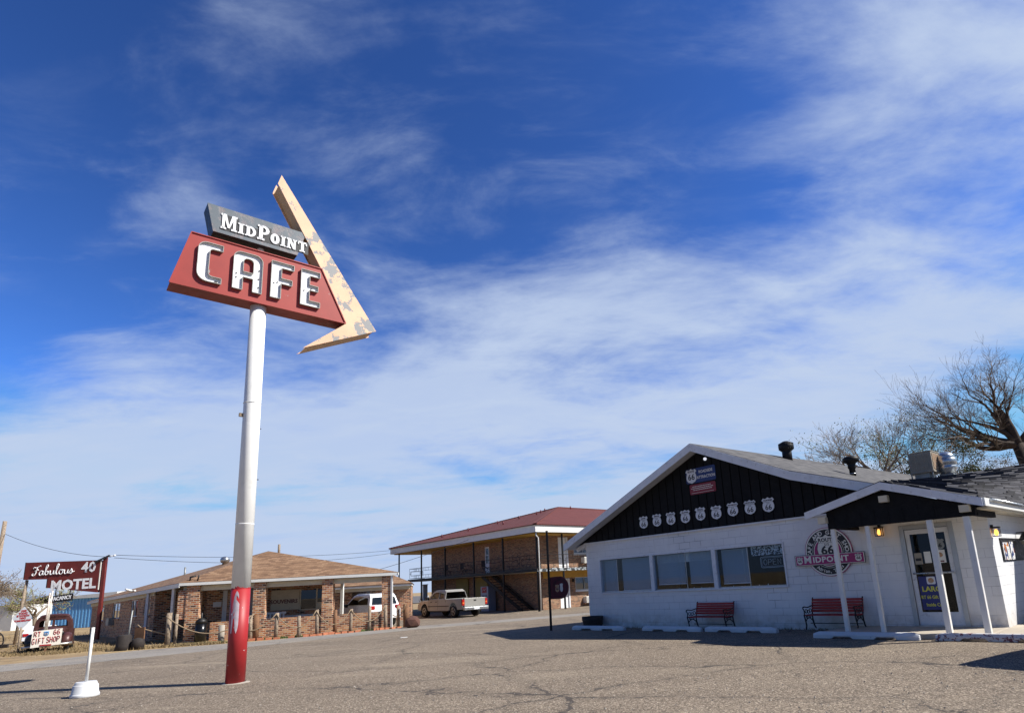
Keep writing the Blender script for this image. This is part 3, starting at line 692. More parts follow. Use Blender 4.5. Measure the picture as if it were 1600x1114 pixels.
# lanterns
def lantern(x,y,z):
    b=MB().mat('iron').box((x-.02,y,z+.02),(x+.02,y+.1,z+.08)); b.box((x-.085,y-.1,z-.01),(x+.085,y+.07,z+.02)); b.box((x-.075,y-.09,z-.2),(x+.075,y+.06,z-.185))
    for i in (-1,1):
        for j in (-1,1): b.box((x+i*.07-.008,y-.015+j*.07-.008,z-.19),(x+i*.07+.008,y-.015+j*.07+.008,z))
    L=b.build('wall_lantern',None,cafe); MB().lathe((x,y-.015,z-.17),[(.028,0),(.045,.05),(.03,.12),(.012,.14)],10).build('lamp_bulb','lamp_glow',L)
lantern(10.38,-.1,2.42)
Lm=MB().mat('iron').box((12.64,.05,2.18),(12.80,.19,2.21)).box((12.63,.10,2.2),(12.68,.14,2.26)).box((12.65,.06,2.0),(12.79,.18,2.015)).box((12.65,.06,2.0),(12.66,.07,2.2)).box((12.78,.06,2.0),(12.79,.07,2.2)).box((12.65,.17,2.0),(12.66,.18,2.2)).box((12.78,.17,2.0),(12.79,.18,2.2)).build('wall_lantern',None,cafe)
MB().lathe((12.72,.12,2.02),[(.025,0),(.045,.05),(.03,.12),(.012,.14)],10).build('lamp_bulb','lamp_glow',Lm)
b=MB().mat('iron').lathe((12.82,2.35,1.75),[(.03,.38),(.06,.36),(.12,.26),(.155,.2),(.15,.18),(.02,.18)],14).mat('concrete').lathe((12.82,2.35,1.75),[(.13,.17),(.12,.1),(.06,.05)],14); b.mat('iron').box((12.64,2.33,2.1),(12.82,2.37,2.13)); b.build('dark_lantern',None,cafe)
b=MB().lathe((5.63,-.11,5.0),[(.03,0),(.05,.03),(.05,.07),(.02,.09)],12); b.build('gable_light','apex_glow',cafe)
# roof vents and equipment
def on_roof(x,y):   # height of the right slope
    z0_=5.54-(x-5.41)*(5.54-4.15)/3.09 if x<8.5 else 4.15-(x-8.5)*.324
    return z0_+ (.55+.06)*(y+.5)/20.5*(1.0 if x<8.5 else .8)
zb=on_roof(5.9,4.7)
b=MB().mat('black_metal').lathe((5.9,4.7,zb-.1),[(.17,0),(.17,.34),(.16,.36),(.23,.42),(.27,.52),(.27,.58),(.22,.68),(.1,.74),(.02,.75)],22)
for k in range(22):
    a=2*PI*k/22; b.box((-.008,.0,-.08),(.008,.03,.14),Matrix.Translation((5.9+.26*math.cos(a),4.7+.26*math.sin(a),zb+.42))@Matrix.Rotation(a+.5,4,'Z'))
b.build('turbine_vent',None,roof)
zb=on_roof(7.9,5.2)
MB().mat('black_metal').lathe((7.9,5.2,zb-.1),[(.1,0),(.1,.3),(.13,.32),(.13,.42),(.12,.44),(.16,.5),(.26,.54),(.27,.66),(.2,.72),(.02,.74)],20).mat('galv').lathe((7.9,5.2,zb+.02),[(.102,0),(.102,.03)],20).build('pipe_vent',None,roof)
MB().mat('rust_truck').lathe((14.7,6,3.9),[(.06,0),(.06,.5),(.12,.52),(.10,.62),(.02,.64)],12).build('flue_pipe',None,wr)
# evaporative cooler and exhaust fan stand on the roof
co=thing('evaporative_cooler','tan louvred evaporative cooler with rusty front on the cafe roof','air cooler',CW(9.25,6.6,4.22),RC); co.scale=(.90,.90,.84)
b=MB().mat('cooler_tan').box((0,0,.36),(.78,.95,1.12))
b.box((-.02,-.02,1.12),(.80,.97,1.16)); b.box((-.02,-.02,.30),(.80,.97,.36)); b.build('cabinet',None,co,bevel=.008)
b=MB().mat('cooler_tan')
b.mat('cooler_pad').box((.782,.08,.42),(.792,.87,1.06)); b.mat('cooler_tan')
for i in range(9): b.box((.06+i*.08,-.012,.42),(.075+i*.08,0,1.06)); b.box((.79,.1+i*.09,.42),(.80,.115+i*.09,1.06))
for i in range(20): b.box((.05,-.008,.43+i*.032),(.73,0,.437+i*.032))
b.build('louvre',None,co)
b=MB().mat('galv_dull')
for (a,c) in ((0.02,.02),(.74,.02),(.02,.9),(.74,.9)): b.box((a-.02,c-.02,-.35),(a+.02,c+.02,.3))
b.box((.1,.1,-.4),(.6,.8,.3)); b.build('stand',None,co)
ex=thing('exhaust_fan','shiny spun metal exhaust fan on a curb behind the cooler','exhaust fan',CW(10.15,7.4,4.0),RC); ex.scale=(.8,.8,.82)
MB().lathe((0,0,.5),[(.3,0),(.3,.1),(.38,.2),(.38,.3),(.34,.34),(.39,.38),(.39,.62),(.34,.66),(.36,.7),(.3,.8),(.18,.9),(.02,.92)],28).build('hood','galv',ex)
MB().hexa([(-.32,-.32,-.2),(.32,-.32,-.2),(.32,.32,-.2),(-.32,.32,-.2),(-.26,-.26,.5),(.26,-.26,.5),(.26,.26,.5),(-.26,.26,.5)]).build('curb','galv_dull',ex)
MB().box((.42,-.3,.12),(.95,.12,.42)).build('grease_box','white_steel',ex,bevel=.01)

# --- signs fixed on the cafe
names=['ILLINOIS','MISSOURI','KANSAS','OKLAHOMA','TEXAS','TEXAS','NEW MEXICO','ARIZONA','CALIFORNIA']
ordn=['first','second','third','fourth','fifth','sixth','seventh','eighth','ninth']
for i,nm in enumerate(names):
    cx_=2.92+i*(7.53-2.92)/8; w=.40
    b=MB().mat('letter_black').prism([(x*1.03,z*1.02) for x,z in shield(w,.43)],-.004,.012).mat('shield_white').prism(shield(w*.97,.42),-.012,-.0045).mat('letter_black')
    b.box((-.165,-.015,.073),(.165,-.0125,.081)); b.text(nm,.075 if len(nm)<8 else .06,Tm(0,-.014,.125),.003,.002,sx=.8 if len(nm)>7 else 1)
    b.text('U S',.06,Tm(0,-.014,.035),.003,.001); b.text('66',.21,Tm(0,-.014,-.08),.003,.003)
    if i<3: lab='%s highway shield from the left on the black gable, reading %s'%(ordn[i],nm.title())
    elif i in(4,5): lab='%s highway shield from the left on the black gable, reading Texas'%ordn[i]
    else: lab='%s highway shield from the left on the black gable, reading %s'%(ordn[i],nm.title())
    tag(b.build('route_shield_sign',None,loc=CW(cx_,-.06,3.38+random.uniform(-.012,.012)),rz=RC),lab,'sign','white highway shields in a row on the gable')
t=thing('attraction_sign','blue roadside attraction sign with highway shield high on the gable','sign',CW(5.37,-.055,4.59),RC)
MB().mat('road_blue').prism(rrect(-.55,-.22,.55,.24,.05),-.01,.0).build('panel',None,t)
b=MB().mat('letter_black').prism([(x-.34,z+.01) for x,z in shield(.44,.50)],-.014,-.011).mat('shield_white').prism([(x-.34,z+.01) for x,z in shield(.42,.47)],-.018,-.0145).mat('letter_black').text('ROUTE',.085,Tm(-.34,-.02,.15),.003,.002,sx=.9).text('66',.26,Tm(-.34,-.02,-.03),.003,.004); b.build('shield',None,t)
MB().mat('sign_white').text('ROADSIDE',.125,Tm(.2,-.013,.10),.003,.002,sx=.85).text('ATTRACTION',.125,Tm(.2,-.013,-.07),.003,.002,sx=.85).build('lettering',None,t)
t=thing('small_red_sign','small dark red sign with fine white lines under the blue sign','sign',CW(5.4,-.055,4.17),RC)
MB().mat('road_red').prism(rrect(-.48,-.16,.48,.16,.05),-.01,.0).build('panel',None,t)
b=MB().mat('sign_white')
for k,(a,c) in enumerate(((-.38,.3),(-.42,.36),(-.36,.3))):
    xx=a
    while xx<c:
        w=random.uniform(.02,.07); b.box((xx,-.013,.075-k*.055),(xx+w,-.0105,.095-k*.055)); xx+=w+.015
b.box((-.42,-.013,-.12),(.40,-.0105,-.112)); b.build('lettering',None,t)
# round logo
lg=thing('round_logo_sign','round black and pink cafe and gift shop logo with banner on white wall','sign',CW(9.03,-.03,1.95),RC)
b=MB().mat('pink').prism(circ(.625,56),-.012,.02).mat('sign_white').prism(circ(.61,56),-.016,-.0125).mat('sign_black2').prism(circ(.575,56),-.02,-.0165).mat('sign_white').prism(circ(.415,48),-.024,-.0205).mat('sign_black2').prism(circ(.405,48),-.028,-.0245).mat('sign_white').prism(circ(.375,48),-.031,-.0285).mat('pink').prism(circ(.355,48),-.034,-.0315)
b.build('disc',None,lg)
b=MB().mat('sign_white')
for i,ch in enumerate('CAFE AND GIFT SHOP'):
    a=R(188-i*(196/17)); b.text(ch,.15,Matrix.Translation((.49*math.cos(a),-.0225,.49*math.sin(a)))@Matrix.Rotation(-(a-PI/2),4,'Y'),.003,.004)
for i,ch in enumerate('Adrian, Texas'):
    a=R(232+i*(78/12)); b.text(ch,.12,Matrix.Translation((.50*math.cos(a),-.0225,.50*math.sin(a)))@Matrix.Rotation(-(a+PI/2),4,'Y'),.003,.002)
b.build('lettering',None,lg)
b=MB().mat('sign_black2').prism([(x,z+.13) for x,z in shield(.60,.66)],-.038,-.0345).mat('sign_white').prism([(x,z+.13) for x,z in shield(.57,.62)],-.042,-.0385).mat('sign_black2')
b.text('ROUTE',.13,Tm(0,-.044,.30),.003,.004,sx=1.05).box((-.22,-.045,.232),(.22,-.0425,.238)).text('U S',.08,Tm(0,-.044,.185),.003,.002).text('66',.30,Tm(0,-.044,.03),.003,.009,sx=1.15); b.build('shield',None,lg)
b=MB().mat('sign_black2').prism(rect(-.92,-.33,.92,-.05),-.05,-.043).mat('sign_white').prism(rect(-.905,-.318,.905,-.062),-.053,-.0505).mat('pink').prism(rect(-.89,-.305,.885,-.075),-.056,-.0535)
b.mat('sign_white').text('M',.25,Tm(-.56,-.058,-.185),.003,.006,sx=1.1).text('IDPOINT',.20,Tm(.05,-.058,-.195),.003,.006,space=1.08,sx=1.12)
for xx in (-.78,.76): b.prism([(x+xx,z-.19) for x,z in shield(.17,.19)],-.059,-.0565)
b.mat('sign_black2')
for xx in (-.78,.76): b.text('66',.10,Tm(xx,-.0605,-.205),.003,.003).text('ROUTE',.035,Tm(xx,-.0605,-.135),.003,.001)
b.build('banner',None,lg)

# --- benches
def bench(name,label,x,y,rz,armstyle):
    t=thing(name,label,'bench',CW(x,y,.0 if armstyle else .05),RC+rz,'red slat benches against the cafe wall'); t.scale=(.95,1,.86)
    w=1.38
    b=MB().mat('bench_red')
    for i in range(5): b.box((-w/2,-.42+i*.085,.40),(w/2,-.345+i*.085,.425))
    b.build('seat',None,t,bevel=.004)
    b=MB().mat('bench_red')
    for i in range(5):
        zz=.47+i*.078; yy=.02+i*.022; b.box((-w/2,yy,zz),(w/2,yy+.022,zz+.068))
    b.build('backrest',None,t,bevel=.004)
    for s_ in (-1,1):
        b=MB().mat('iron'); xx=s_*(w/2-.02)
        def c(pts,r=.016): b.tube([(xx,yy,zz) for yy,zz in pts],r,6)
        c([(-.44,.41),(-.2,.38),(0,.40),(.05,.5),(.13,.86),(.15,.88)],.02)
        c([(-.43,.40),(-.40,.28),(-.37,.12),(-.42,.0)],.02); c([(.0,.40),(.0,.28),(.04,.12),(.12,.0)],.02)
        c([(-.40,.22),(-.3,.30),(-.2,.33),(-.1,.30),(0,.22)],.014)
        c([(-.46,.6),(-.44,.64),(-.38,.65),(-.2,.62),(.05,.66)],.018); c([(-.46,.6),(-.42,.57),(-.40,.5),(-.42,.42)],.016)
        for (cy_,cz_,r_) in ((-.3,.52,.055),(-.18,.5,.05),(-.07,.53,.055),(-.3,.35,.03),(-.12,.35,.03)):
            c([(cy_+r_*math.cos(a*PI/5),cz_+r_*math.sin(a*PI/5)) for a in range(11)],.010)
        b.build('arm_frame',None,t)
    b=MB().mat('iron').tube([(-w/2,-.1,.16),(w/2,-.1,.16)],.012,6); b.build('stretcher',None,t)
    return t
bench('park_bench','red slat bench under the cafe window with ornate iron arms',5.48,-.28,R(0),1)
bench('park_bench','red slat bench beside the round logo, partly behind the porch posts',9.12,-.28,0,0)
# --- wheel stops
def stopm(L,cham=.12):
    b=MB()
    pf=[(-.09,0),(.09,0),(.09,.08),(.055,.145),(-.055,.145),(-.09,.08)]
    xs=[(-L/2,.0),(-L/2+.03,.0)]
    sec=[]
    def ring(x,sc,bot): return [b.bm.verts.new((x,yy*sc,max(zz*(1 if sc==1 else .72),bot if zz==0 else 0))) for yy,zz in pf]
    X=[-L/2,-L/2+cham,-L/2+cham+.3,-L/2+cham+.36,-.28,-.22,.22,.28,L/2-cham-.36,L/2-cham-.3,L/2-cham,L/2]
    B=[0,0,0,.05,.05,0,0,.05,.05,0,0,0]; Sc=[.8]+[1]*10+[.8]
    rs=[ring(x,s_,bt) for x,bt,s_ in zip(X,B,Sc)]
    for a,c in zip(rs,rs[1:]):
        for k in range(6): b.face([a[k],a[(k+1)%6],c[(k+1)%6],c[k]])
    b.face(rs[0][::-1]); b.face(rs[-1]); return b
def stop(x,y,L,rz,mat,label):
    p=CW(x,y,0); tag(stopm(L).build('wheel_stop',mat,loc=(p.x,p.y,gz(p.x,p.y)+.004),rz=RC+rz,bevel=.008),label,'wheel stop','concrete wheel stops in front of the cafe')
stop(1.35,-.98,2.3,R(3),'stop_paint','white concrete wheel stop in front of the barrel planter')
stop(4.42,-.98,2.18,R(0),'stop_paint','white wheel stop in front of the bench under the window, left one of its pair')
stop(6.75,-.98,2.2,R(0),'stop_paint','white wheel stop just right of the window bench')
stop(10.40,-1.93,2.2,R(2),'stop_paint','chipped white wheel stop in front of the two left porch posts')
stop(12.9,-1.80,2.25,R(3),'stop_red','badly worn wheel stop with red paint showing, before the two right porch posts')
# --- half barrel planter
p=CW(.55,-.42,0); t=thing('barrel_planter','dark half barrel planter at the left corner of the cafe wall','planter',(p.x,p.y,gz(0,p.y)))
MB().lathe((0,0,0),[(.29,0),(.33,.12),(.36,.28),(.375,.42),(.345,.42),(.33,.36)],22,cap=False).lathe((0,0,.34),[(.33,0),(.01,.01)],22).build('tub','barrel',t)
b=MB()
for z,r in ((.08,.325),(.3,.372)): b.lathe((0,0,z),[(r,0),(r,.035)],22,cap=False)
b.build('hoop','iron',t)
# --- black pole with round maroon sign
t=thing('black_pole_sign','slim black pole with a round maroon sign near the cafe corner','sign',(-1.06,22.05,gz(0,22)),0)
MB().box((-.04,-.04,0),(.04,.04,3.5)).build('pole','black_metal',t)
RS=R(42)
MM=Matrix.Translation((.04,0,1.46))@Matrix.Rotation(RS,4,'Z')
pl=[(0,.38),(0,-.38)]+[(.42+.40*math.sin(a*PI/16),-.40*math.cos(a*PI/16)) for a in range(17)]
MB().mat('maroon').prism([(x*1.05,z) for x,z in pl],-.02,.02,M=MM).build('panel',None,t)
b=MB().mat('sign_black2')
b.prism(circ(.33,36,.43,0),-.0245,-.0205,holes=[circ(.32,36,.43,0)],M=MM)
for i,ch in enumerate('CAFE AND GIFT'):
    a=R(160-i*11); b.text(ch,.09,MM@Matrix.Translation((.43+.27*math.cos(a),-.023,.27*math.sin(a)))@Matrix.Rotation(-(a-PI/2),4,'Y'),.003,.002)
b.mat('cooler_pad').prism([(x+.30,z-.02) for x,z in shield(.2,.28)],-.0245,-.0205,M=MM).mat('maroon').text('66',.13,MM@Tm(.30,-.026,-.04),.003,.002)
b.mat('sign_white').prism([(x+.5,z) for x,z in shield(.15,.32)],-.0245,-.0205,M=MM); b.build('emblem',None,t)

# ================================================================== big CAFE pole sign
RG=math.atan2(.658,.753)
ps=thing('cafe_pole_sign','tall red and white pole sign reading Midpoint Cafe with peeling arrow','sign',(-6.74,12.24,0),RG)
b=MB().mat('pole_red').tube([(0,0,-.02),(0,0,1.78)],.172,28).mat('pole_white').tube([(0,0,1.78),(0,0,5),(0,0,8.2)],[.172,.168,.160],28)
pole=b.build('pole',None,ps)
# scraped patch and fittings on the pole
def scrape():
    b=MB().mat('pole_scrape'); cols=10
    def P(a,z,r=.1745): return (r*math.sin(a),-r*math.cos(a),z)
    outl=[(-.30,.95,1.25),(-.25,.93,1.5),(-.2,1.2,1.62),(-.15,1.24,1.70),(-.1,1.0,1.74),(-.05,.93,1.72),(0,1.0,1.66),(.03,1.1,1.6)]
    for k in range(len(outl)-1):
        a,l0,h0=outl[k]; a2,l1,h1=outl[k+1]; n_=9
        for j in range(n_):
            if random.random()<.08: continue
            z0_=l0+(h0-l0)*j/n_; z1_=l0+(h0-l0)*(j+1)/n_; y0_=l1+(h1-l1)*j/n_; y1_=l1+(h1-l1)*(j+1)/n_
            b.poly([P(a*2.5-.35,z0_),P(a2*2.5-.35,y0_),P(a2*2.5-.35,y1_),P(a*2.5-.35,z1_)])
    b.build('scraped_patch',None,pole,recalc=False)
scrape()
b=MB().mat('weathered_wood').box((-.24,-.03,5.32),(-.16,.03,5.39)).mat('iron').tube([(.16,0,5.1),(.2,0,5.1)],.01,5).tube([(.165,0,4.0),(.205,0,4.0)],.01,5).build('bracket',None,pole)
for zz in (3.05,5.62): MB().mat('pole_white').lathe((0,0,zz),[(.1705,0),(.1755,.006),(.1755,.014),(.1705,.02)],28,cap=False).build('weld_seam',None,pole)
b=MB().mat('pole_red')
for k in range(26):
    a=2*PI*k/26; hh=random.uniform(.0,.05); b.poly([(.1735*math.cos(a),.1735*math.sin(a),1.775),(.1735*math.cos(a+.24),.1735*math.sin(a+.24),1.775),(.1735*math.cos(a+.24),.1735*math.sin(a+.24),1.785+hh*.5),(.1735*math.cos(a),.1735*math.sin(a),1.785+hh)])
b.build('paint_edge',None,pole,recalc=False)
MB().mat('concrete').lathe((.02,.01,0),[(.25,.002),(.235,.01),(.2,.013),(.172,.022)],20,cap=False).build('base_ring',None,pole)
FR,BK=-.22,.22
# red cabinet
redo=[(-1.69,7.86),(1.85,7.85),(1.25,9.09),(-1.39,9.09)]
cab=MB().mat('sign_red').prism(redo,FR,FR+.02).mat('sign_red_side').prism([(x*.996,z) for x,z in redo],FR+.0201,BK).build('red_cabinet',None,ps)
b=MB().mat('sign_red')
for (a,c) in zip(redo,redo[1:]+redo[:1]):
    b.beam((a[0],FR-.008,a[1]),(c[0],FR-.008,c[1]),.02,.03,up=(0,1,0))
b.build('cabinet_trim',None,cab)
for i in range(2): pass
MB().mat('litter').tube([(-.03,0,9.09),(-.03,0,9.3)],.075,14).build('neck',None,ps)
# black / grey midpoint cabinet
mo=[(-1.15,9.88),(-1.01,9.26),(.70,9.26),(.87,9.88)]
cab2=MB().mat('sign_grey').prism(mo,FR,FR+.02).mat('sign_black').prism([(x*.996,z) for x,z in mo],FR+.0201,BK).build('grey_cabinet',None,ps)
# channel letters CAFE
def letter(outl,holes=(),d=.06,rim=.018):
    y1=FR-.001; y0=y1-d
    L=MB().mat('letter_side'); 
    def ring(lp,hole):
        k=len(lp)
        for i in range(k):
            (xa,za),(xb,zb)=lp[i],lp[(i+1)%k]
            L.poly([(xa,y0,za),(xb,y0,zb),(xb,y1,zb),(xa,y1,za)])
    ring(outl,0)
    for h in holes: ring(h,1)
    L.mat('letter_white').prism(outl,y1-.016,y1-.012,holes=holes)
    # thin raised lip
    L.mat('letter_side')
    for lp in (outl,*holes):
        for i in range(len(lp)):
            a,c=lp[i],lp[(i+1)%len(lp)]; L.beam((a[0],y0+.004,a[1]),(c[0],y0+.004,c[1]),.012,.02,up=(0,1,0))
    return L.build('channel_letter',None,ps,recalc=False)
B0,T0=8.05,8.93
def arc(cx_,cz_,r,a0,a1,n=5,rx=None): return [(cx_+(rx or r)*math.cos(R(a0+(a1-a0)*i/n)),cz_+r*math.sin(R(a0+(a1-a0)*i/n))) for i in range(n+1)]
st_=.21
C=[(-.80,T0)]+arc(-1.09,T0-.16,.16,90,180)+arc(-1.06,B0+.19,.19,180,270)+[(-.80,B0),(-.80,B0+.125)]+arc(-.97,B0+.20,.075,270,180)+arc(-.97,T0-.20,.07,180,90)+[(-.80,T0-.13)]
letter(C)
Aout=[(-.59,B0)]+arc(-.44,T0-.15,.15,180,90)+arc(-.17,T0-.15,.15,90,0)+[(-.02,B0),(-.20,B0),(-.20,B0+.30),(-.40,B0+.30),(-.40,B0)]
Ah=[(-.40,B0+.43),(-.20,B0+.43)]+arc(-.28,T0-.21,.08,0,90,3)+arc(-.32,T0-.21,.08,90,180,3)
letter(Aout,[Ah])
Fo=[(.16,B0),(.16,T0),(.63,T0),(.63,T0-.13),(.37,T0-.13),(.37,B0+.50),(.60,B0+.50),(.60,B0+.37),(.37,B0+.37),(.37,B0)]
letter(Fo)
Eo=[(.79,B0),(.79,T0),(1.21,T0),(1.21,T0-.13),(.98,T0-.13),(.98,B0+.52),(1.17,B0+.52),(1.17,B0+.39),(.98,B0+.39),(.98,B0+.13),(1.22,B0+.13),(1.22,B0)]
letter(Eo)
b=MB().mat('iron')
for (xx,zz) in ((-.87,8.1),(-.9,8.1),(-.52,8.42),(-.52,8.33),(.3,8.45),(.23,8.42),(1.03,8.5),(.87,8.42),(-.08,8.4),(-.08,8.6),(-.08,8.2)): b.tube([(xx,FR-.035,zz),(xx,FR-.01,zz)],.013,8)
b.build('neon_socket',None,ps)
# slab serif letters MIDPOINT
def serif(b,ch,x,z,w,h,y0,y1):
    s_=.30*w; t_=.12*h; P=[]
    def bx(a,c,d,e): b.prism(rect(x+a,z+c,x+d,z+e),y0,y1)
    if ch=='M':
        sw=.2*w; bx(0,0,sw*1.7,t_); bx(.0,h-t_,sw*1.2,h); bx(sw*.35,0,sw*1.2,h); bx(w-sw*1.2,0,w-sw*.35,h); bx(w-sw*1.7,0,w,t_); bx(w-sw*1.2,h-t_,w,h)
        b.prism([(x+sw*.6,z+h),(x+sw*1.6,z+h),(x+w*.56,z+h*.12),(x+w*.44,z+h*.12)],y0-.001,y1); b.prism([(x+w-sw*.6,z+h),(x+w-sw*1.6,z+h),(x+w*.46,z+h*.12),(x+w*.55,z+h*.12)],y0-.002,y1)
    if ch=='I': bx(0,0,w,t_); bx(0,h-t_,w,h); bx(w*.22,0,w*.78,h)
    if ch=='D':
        bx(0,0,w*.45,t_); bx(0,h-t_,w*.45,h); bx(.12*w,0,.42*w,h)
        o=[(x+.4*w,z+h)]+arc(x+.45*w,z+h/2,h/2,90,-90,8,.53*w)+[(x+.4*w,z)]; i=[(x+.42*w,z+.17*h)]+arc(x+.45*w,z+h/2,h*.33,-90,90,6,.25*w)+[(x+.42*w,z+.83*h)]
        b.prism(o+i,y0-.001,y1)
    if ch=='P':
        bx(0,0,w*.6,t_); bx(0,h-t_,w*.45,h); bx(.14*w,0,.44*w,h)
        o=[(x+.4*w,z+h)]+arc(x+.5*w,z+.7*h,.30*h,90,-90,8,.48*w)+[(x+.4*w,z+.4*h)]; i=[(x+.42*w,z+.53*h)]+arc(x+.5*w,z+.7*h,.17*h,-90,90,6,.2*w)+[(x+.42*w,z+.87*h)]
        b.prism(o+i,y0-.001,y1)
    if ch=='O': b.prism(circ(h/2,24,x+w/2,z+h/2,sx=w/h),y0,y1,holes=[circ(h*.30,18,x+w/2,z+h/2,sx=.42*w/h)])
    if ch=='N':
        bx(0,0,w*.42,t_); bx(0,h-t_,w*.3,h); bx(.1*w,0,.32*w,h); bx(.68*w,0,.88*w,h); bx(.6*w,h-t_,w,h)
        b.prism([(x+.1*w,z+h),(x+.4*w,z+h),(x+.9*w,z),(x+.66*w,z)],y0-.001,y1)
    if ch=='T': bx(0,h-t_*1.3,w,h); bx(0,h-.32*h,.12*w,h); bx(.88*w,h-.32*h,w,h); bx(.34*w,0,.66*w,h); bx(.2*w,0,.8*w,t_)
b=MB().mat('letter_white'); X=-.88
for ch,w,h in (('M',.31,.36),('I',.12,.25),('D',.22,.25),('P',.25,.36),('O',.19,.25),('I',.11,.25),('N',.22,.25),('T',.2,.26)):
    serif(b,ch,X,9.37,w,h,FR-.02,FR-.003); X+=w+.022
b.build('midpoint_lettering',None,ps)
b=MB().mat('sign_black'); X=-.86
for ch,w,h in (('M',.31,.36),('I',.12,.25),('D',.22,.25),('P',.25,.36),('O',.19,.25),('I',.11,.25),('N',.22,.25),('T',.2,.26)):
    b.prism(rect(X-.01,9.345,X+w+.02,9.375+h*.97),FR-.0025,FR-.0005); X+=w+.022
b.build('dark_letter_ground',None,cab2)
# arrow: two channel arms (open sheet metal trough)
af=MB().mat('arrow_cream')
up=[(.24,11.16),(.10,10.86),(1.21,9.09),(1.85,7.86),(2.58,7.83)]
upo=[(.26,11.18),(2.60,7.83),(1.86,7.85),(1.28,9.05),(.86,9.55),(.30,10.95)]
af.prism([(.27,11.18),(2.60,7.83),(1.86,7.85),(1.29,9.0),(.20,10.93),(.22,11.0)],FR-.01,FR+.012)
af.prism([(2.60,7.83),(.90,7.02),(1.86,7.85)],FR-.012,FR+.010)
af.build('arrow_face',None,ps)
ai=MB().mat('arrow_in')
def web(p,q,n,y0=FR+.0125,y1=BK-.0125,t_=.012):
    nx,nz=n[0]*t_,n[1]*t_; ai.prism([p,q,(q[0]+nx,q[1]+nz),(p[0]+nx,p[1]+nz)],y0,y1)
web((.235,10.93),(1.32,9.0),(.87,.49)); web((1.88,7.84),(2.50,7.825),(0,-1)) ; web((.96,7.035),(2.52,7.80),(-.45,.9))
ai.build('arrow_return',None,ps)
MB().mat('arrow_cream').prism([(.27,11.18),(2.60,7.83),(1.86,7.85),(1.29,9.0),(.20,10.93)],BK-.012,BK+.01).prism([(2.60,7.83),(.90,7.02),(1.86,7.85)],BK-.014,BK+.008).build('arrow_back',None,ps)
# ================================================================== bucket post
t=thing('bucket_post','white post standing in a white painted concrete filled tub','post',(-9.10,11.55,.004),R(20)); t.scale=(.82,.82,.84)
def sq(r,z,k=16): return None
MB().mat('stop_paint').lathe((0,0,0),[(.275,0),(.275,.06),(.255,.07),(.235,.24),(.215,.25),(.20,.30),(.185,.31)],12).build('tub',None,t,bevel=.006)
MB().mat('white_paint').tube([(0,0,.29),(.02,0,1.44)],.032,12).build('post',None,t)

# ================================================================== motel
MO=Vector((-2.73,41.6,0)); RM=R(43.38)
mot=thing('two_storey_motel','two storey brick motel with red tile roof and outside galleries','building',MO,RM)
z0=-.25
# walls: long side faces left (local x=1.5), front at local y=1.4 ; building spans x 1.5..27, y 1.4..16.7
def Lx(x): return Matrix(((0,1,0,x),(1,0,0,0),(0,0,1,0),(0,0,0,1)))
b=MB(); b.prism(rect(1.4,z0,16.7,5.2),0,.25,M=Lx(1.5),holes=[rect(7.75,2.66,8.35,4.72)])
b.prism(rect(1.75,z0,28,5.2),1.4,1.65,holes=[rect(3.2,z0+.05,4.15,1.90),rect(3.2,2.66,4.15,4.9),rect(4.75,1.0,6.6,1.95),rect(4.75,3.7,6.6,4.6)])
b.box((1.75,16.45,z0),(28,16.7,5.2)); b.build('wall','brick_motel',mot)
MB().box((1.76,1.66,z0),(4,16.4,5.1)).box((4,1.7,z0),(27,16.4,5.1)).build('interior','dark_room',mot) if False else None
MB().box((-.08,.0,2.42),(28,1.4,2.63)).box((-.08,1.4,2.42),(1.5,18.0,2.63)).build('gallery_floor','concrete',mot)
chip('peel_edge',(44,46,48),(168,176,180),.50,5.,.6,.05)
b=MB().mat('black_metal').box((-.12,-.06,2.44),(-.082,18.0,2.62)).mat('peel_edge').box((-.082,-.06,2.42),(28,-.002,2.63)); b.build('floor_edge',None,mot)
MB().box((-.02,-.0,5.0),(28,1.4,5.06)).box((-.02,1.4,5.0),(1.5,20.8,5.06)).box((1.5,16.7,5.0),(28,20.8,5.06)).build('soffit','soffit_yellow',mot)
MB().box((0,0,2.38),(28,1.4,2.418)).box((1.62,1.3,1.95),(28,1.398,2.38)).build('gallery_ceiling','soffit_yellow',mot)
MB().box((-.3,-.3,5.07),(28.3,-.26,5.56)).box((-.3,-.26,5.07),(-.26,21.0,5.56)).box((-.3,21,5.07),(28.3,21.04,5.56)).box((-.34,-.34,5.50),(28.3,-.3,5.6)).box((-.34,-.3,5.50),(-.3,21.0,5.6)).build('fascia','white_paint',mot)
rf=MB(); e=5.6; rz_=8.6
c0,c1,c2,c3=(-.4,-.4,e),(30,-.4,e),(30,21.1,e),(-.4,21.1,e); r_a,r_b=(11.4,10.4,rz_),(20,10.4,rz_)
slab(rf,[c0,c1,r_b,r_a],.06); slab(rf,[c3,c0,r_a],.06); slab(rf,[c2,c3,r_a,r_b],.06); slab(rf,[c1,c2,r_b],.06)
mroof=rf.build('roof','red_roof_tile',mot)
b=MB()
for (a,c) in ((c0,r_a),(r_a,r_b),(c3,r_a)): b.beam(a,c,.25,.12)
b.build('ridge_tile','red_roof_tile',mroof)
for (x,y) in ((1.6,15),(3.3,13.4),(5.2,11.6),(6.4,10.0),(7.6,9.0),(3.6,8.6),(8.6,9.6),(9.6,10.2),(12.5,9.8)):
    z=5.6+3*min((x+.4)/11.8,(y+.4)/10.8 if y<10.4 else (21.1-y)/10.7); MB().tube([(x,y,z-.05),(x,y,z+.26)],.06,8).build('vent_pipe','maroon',mroof)
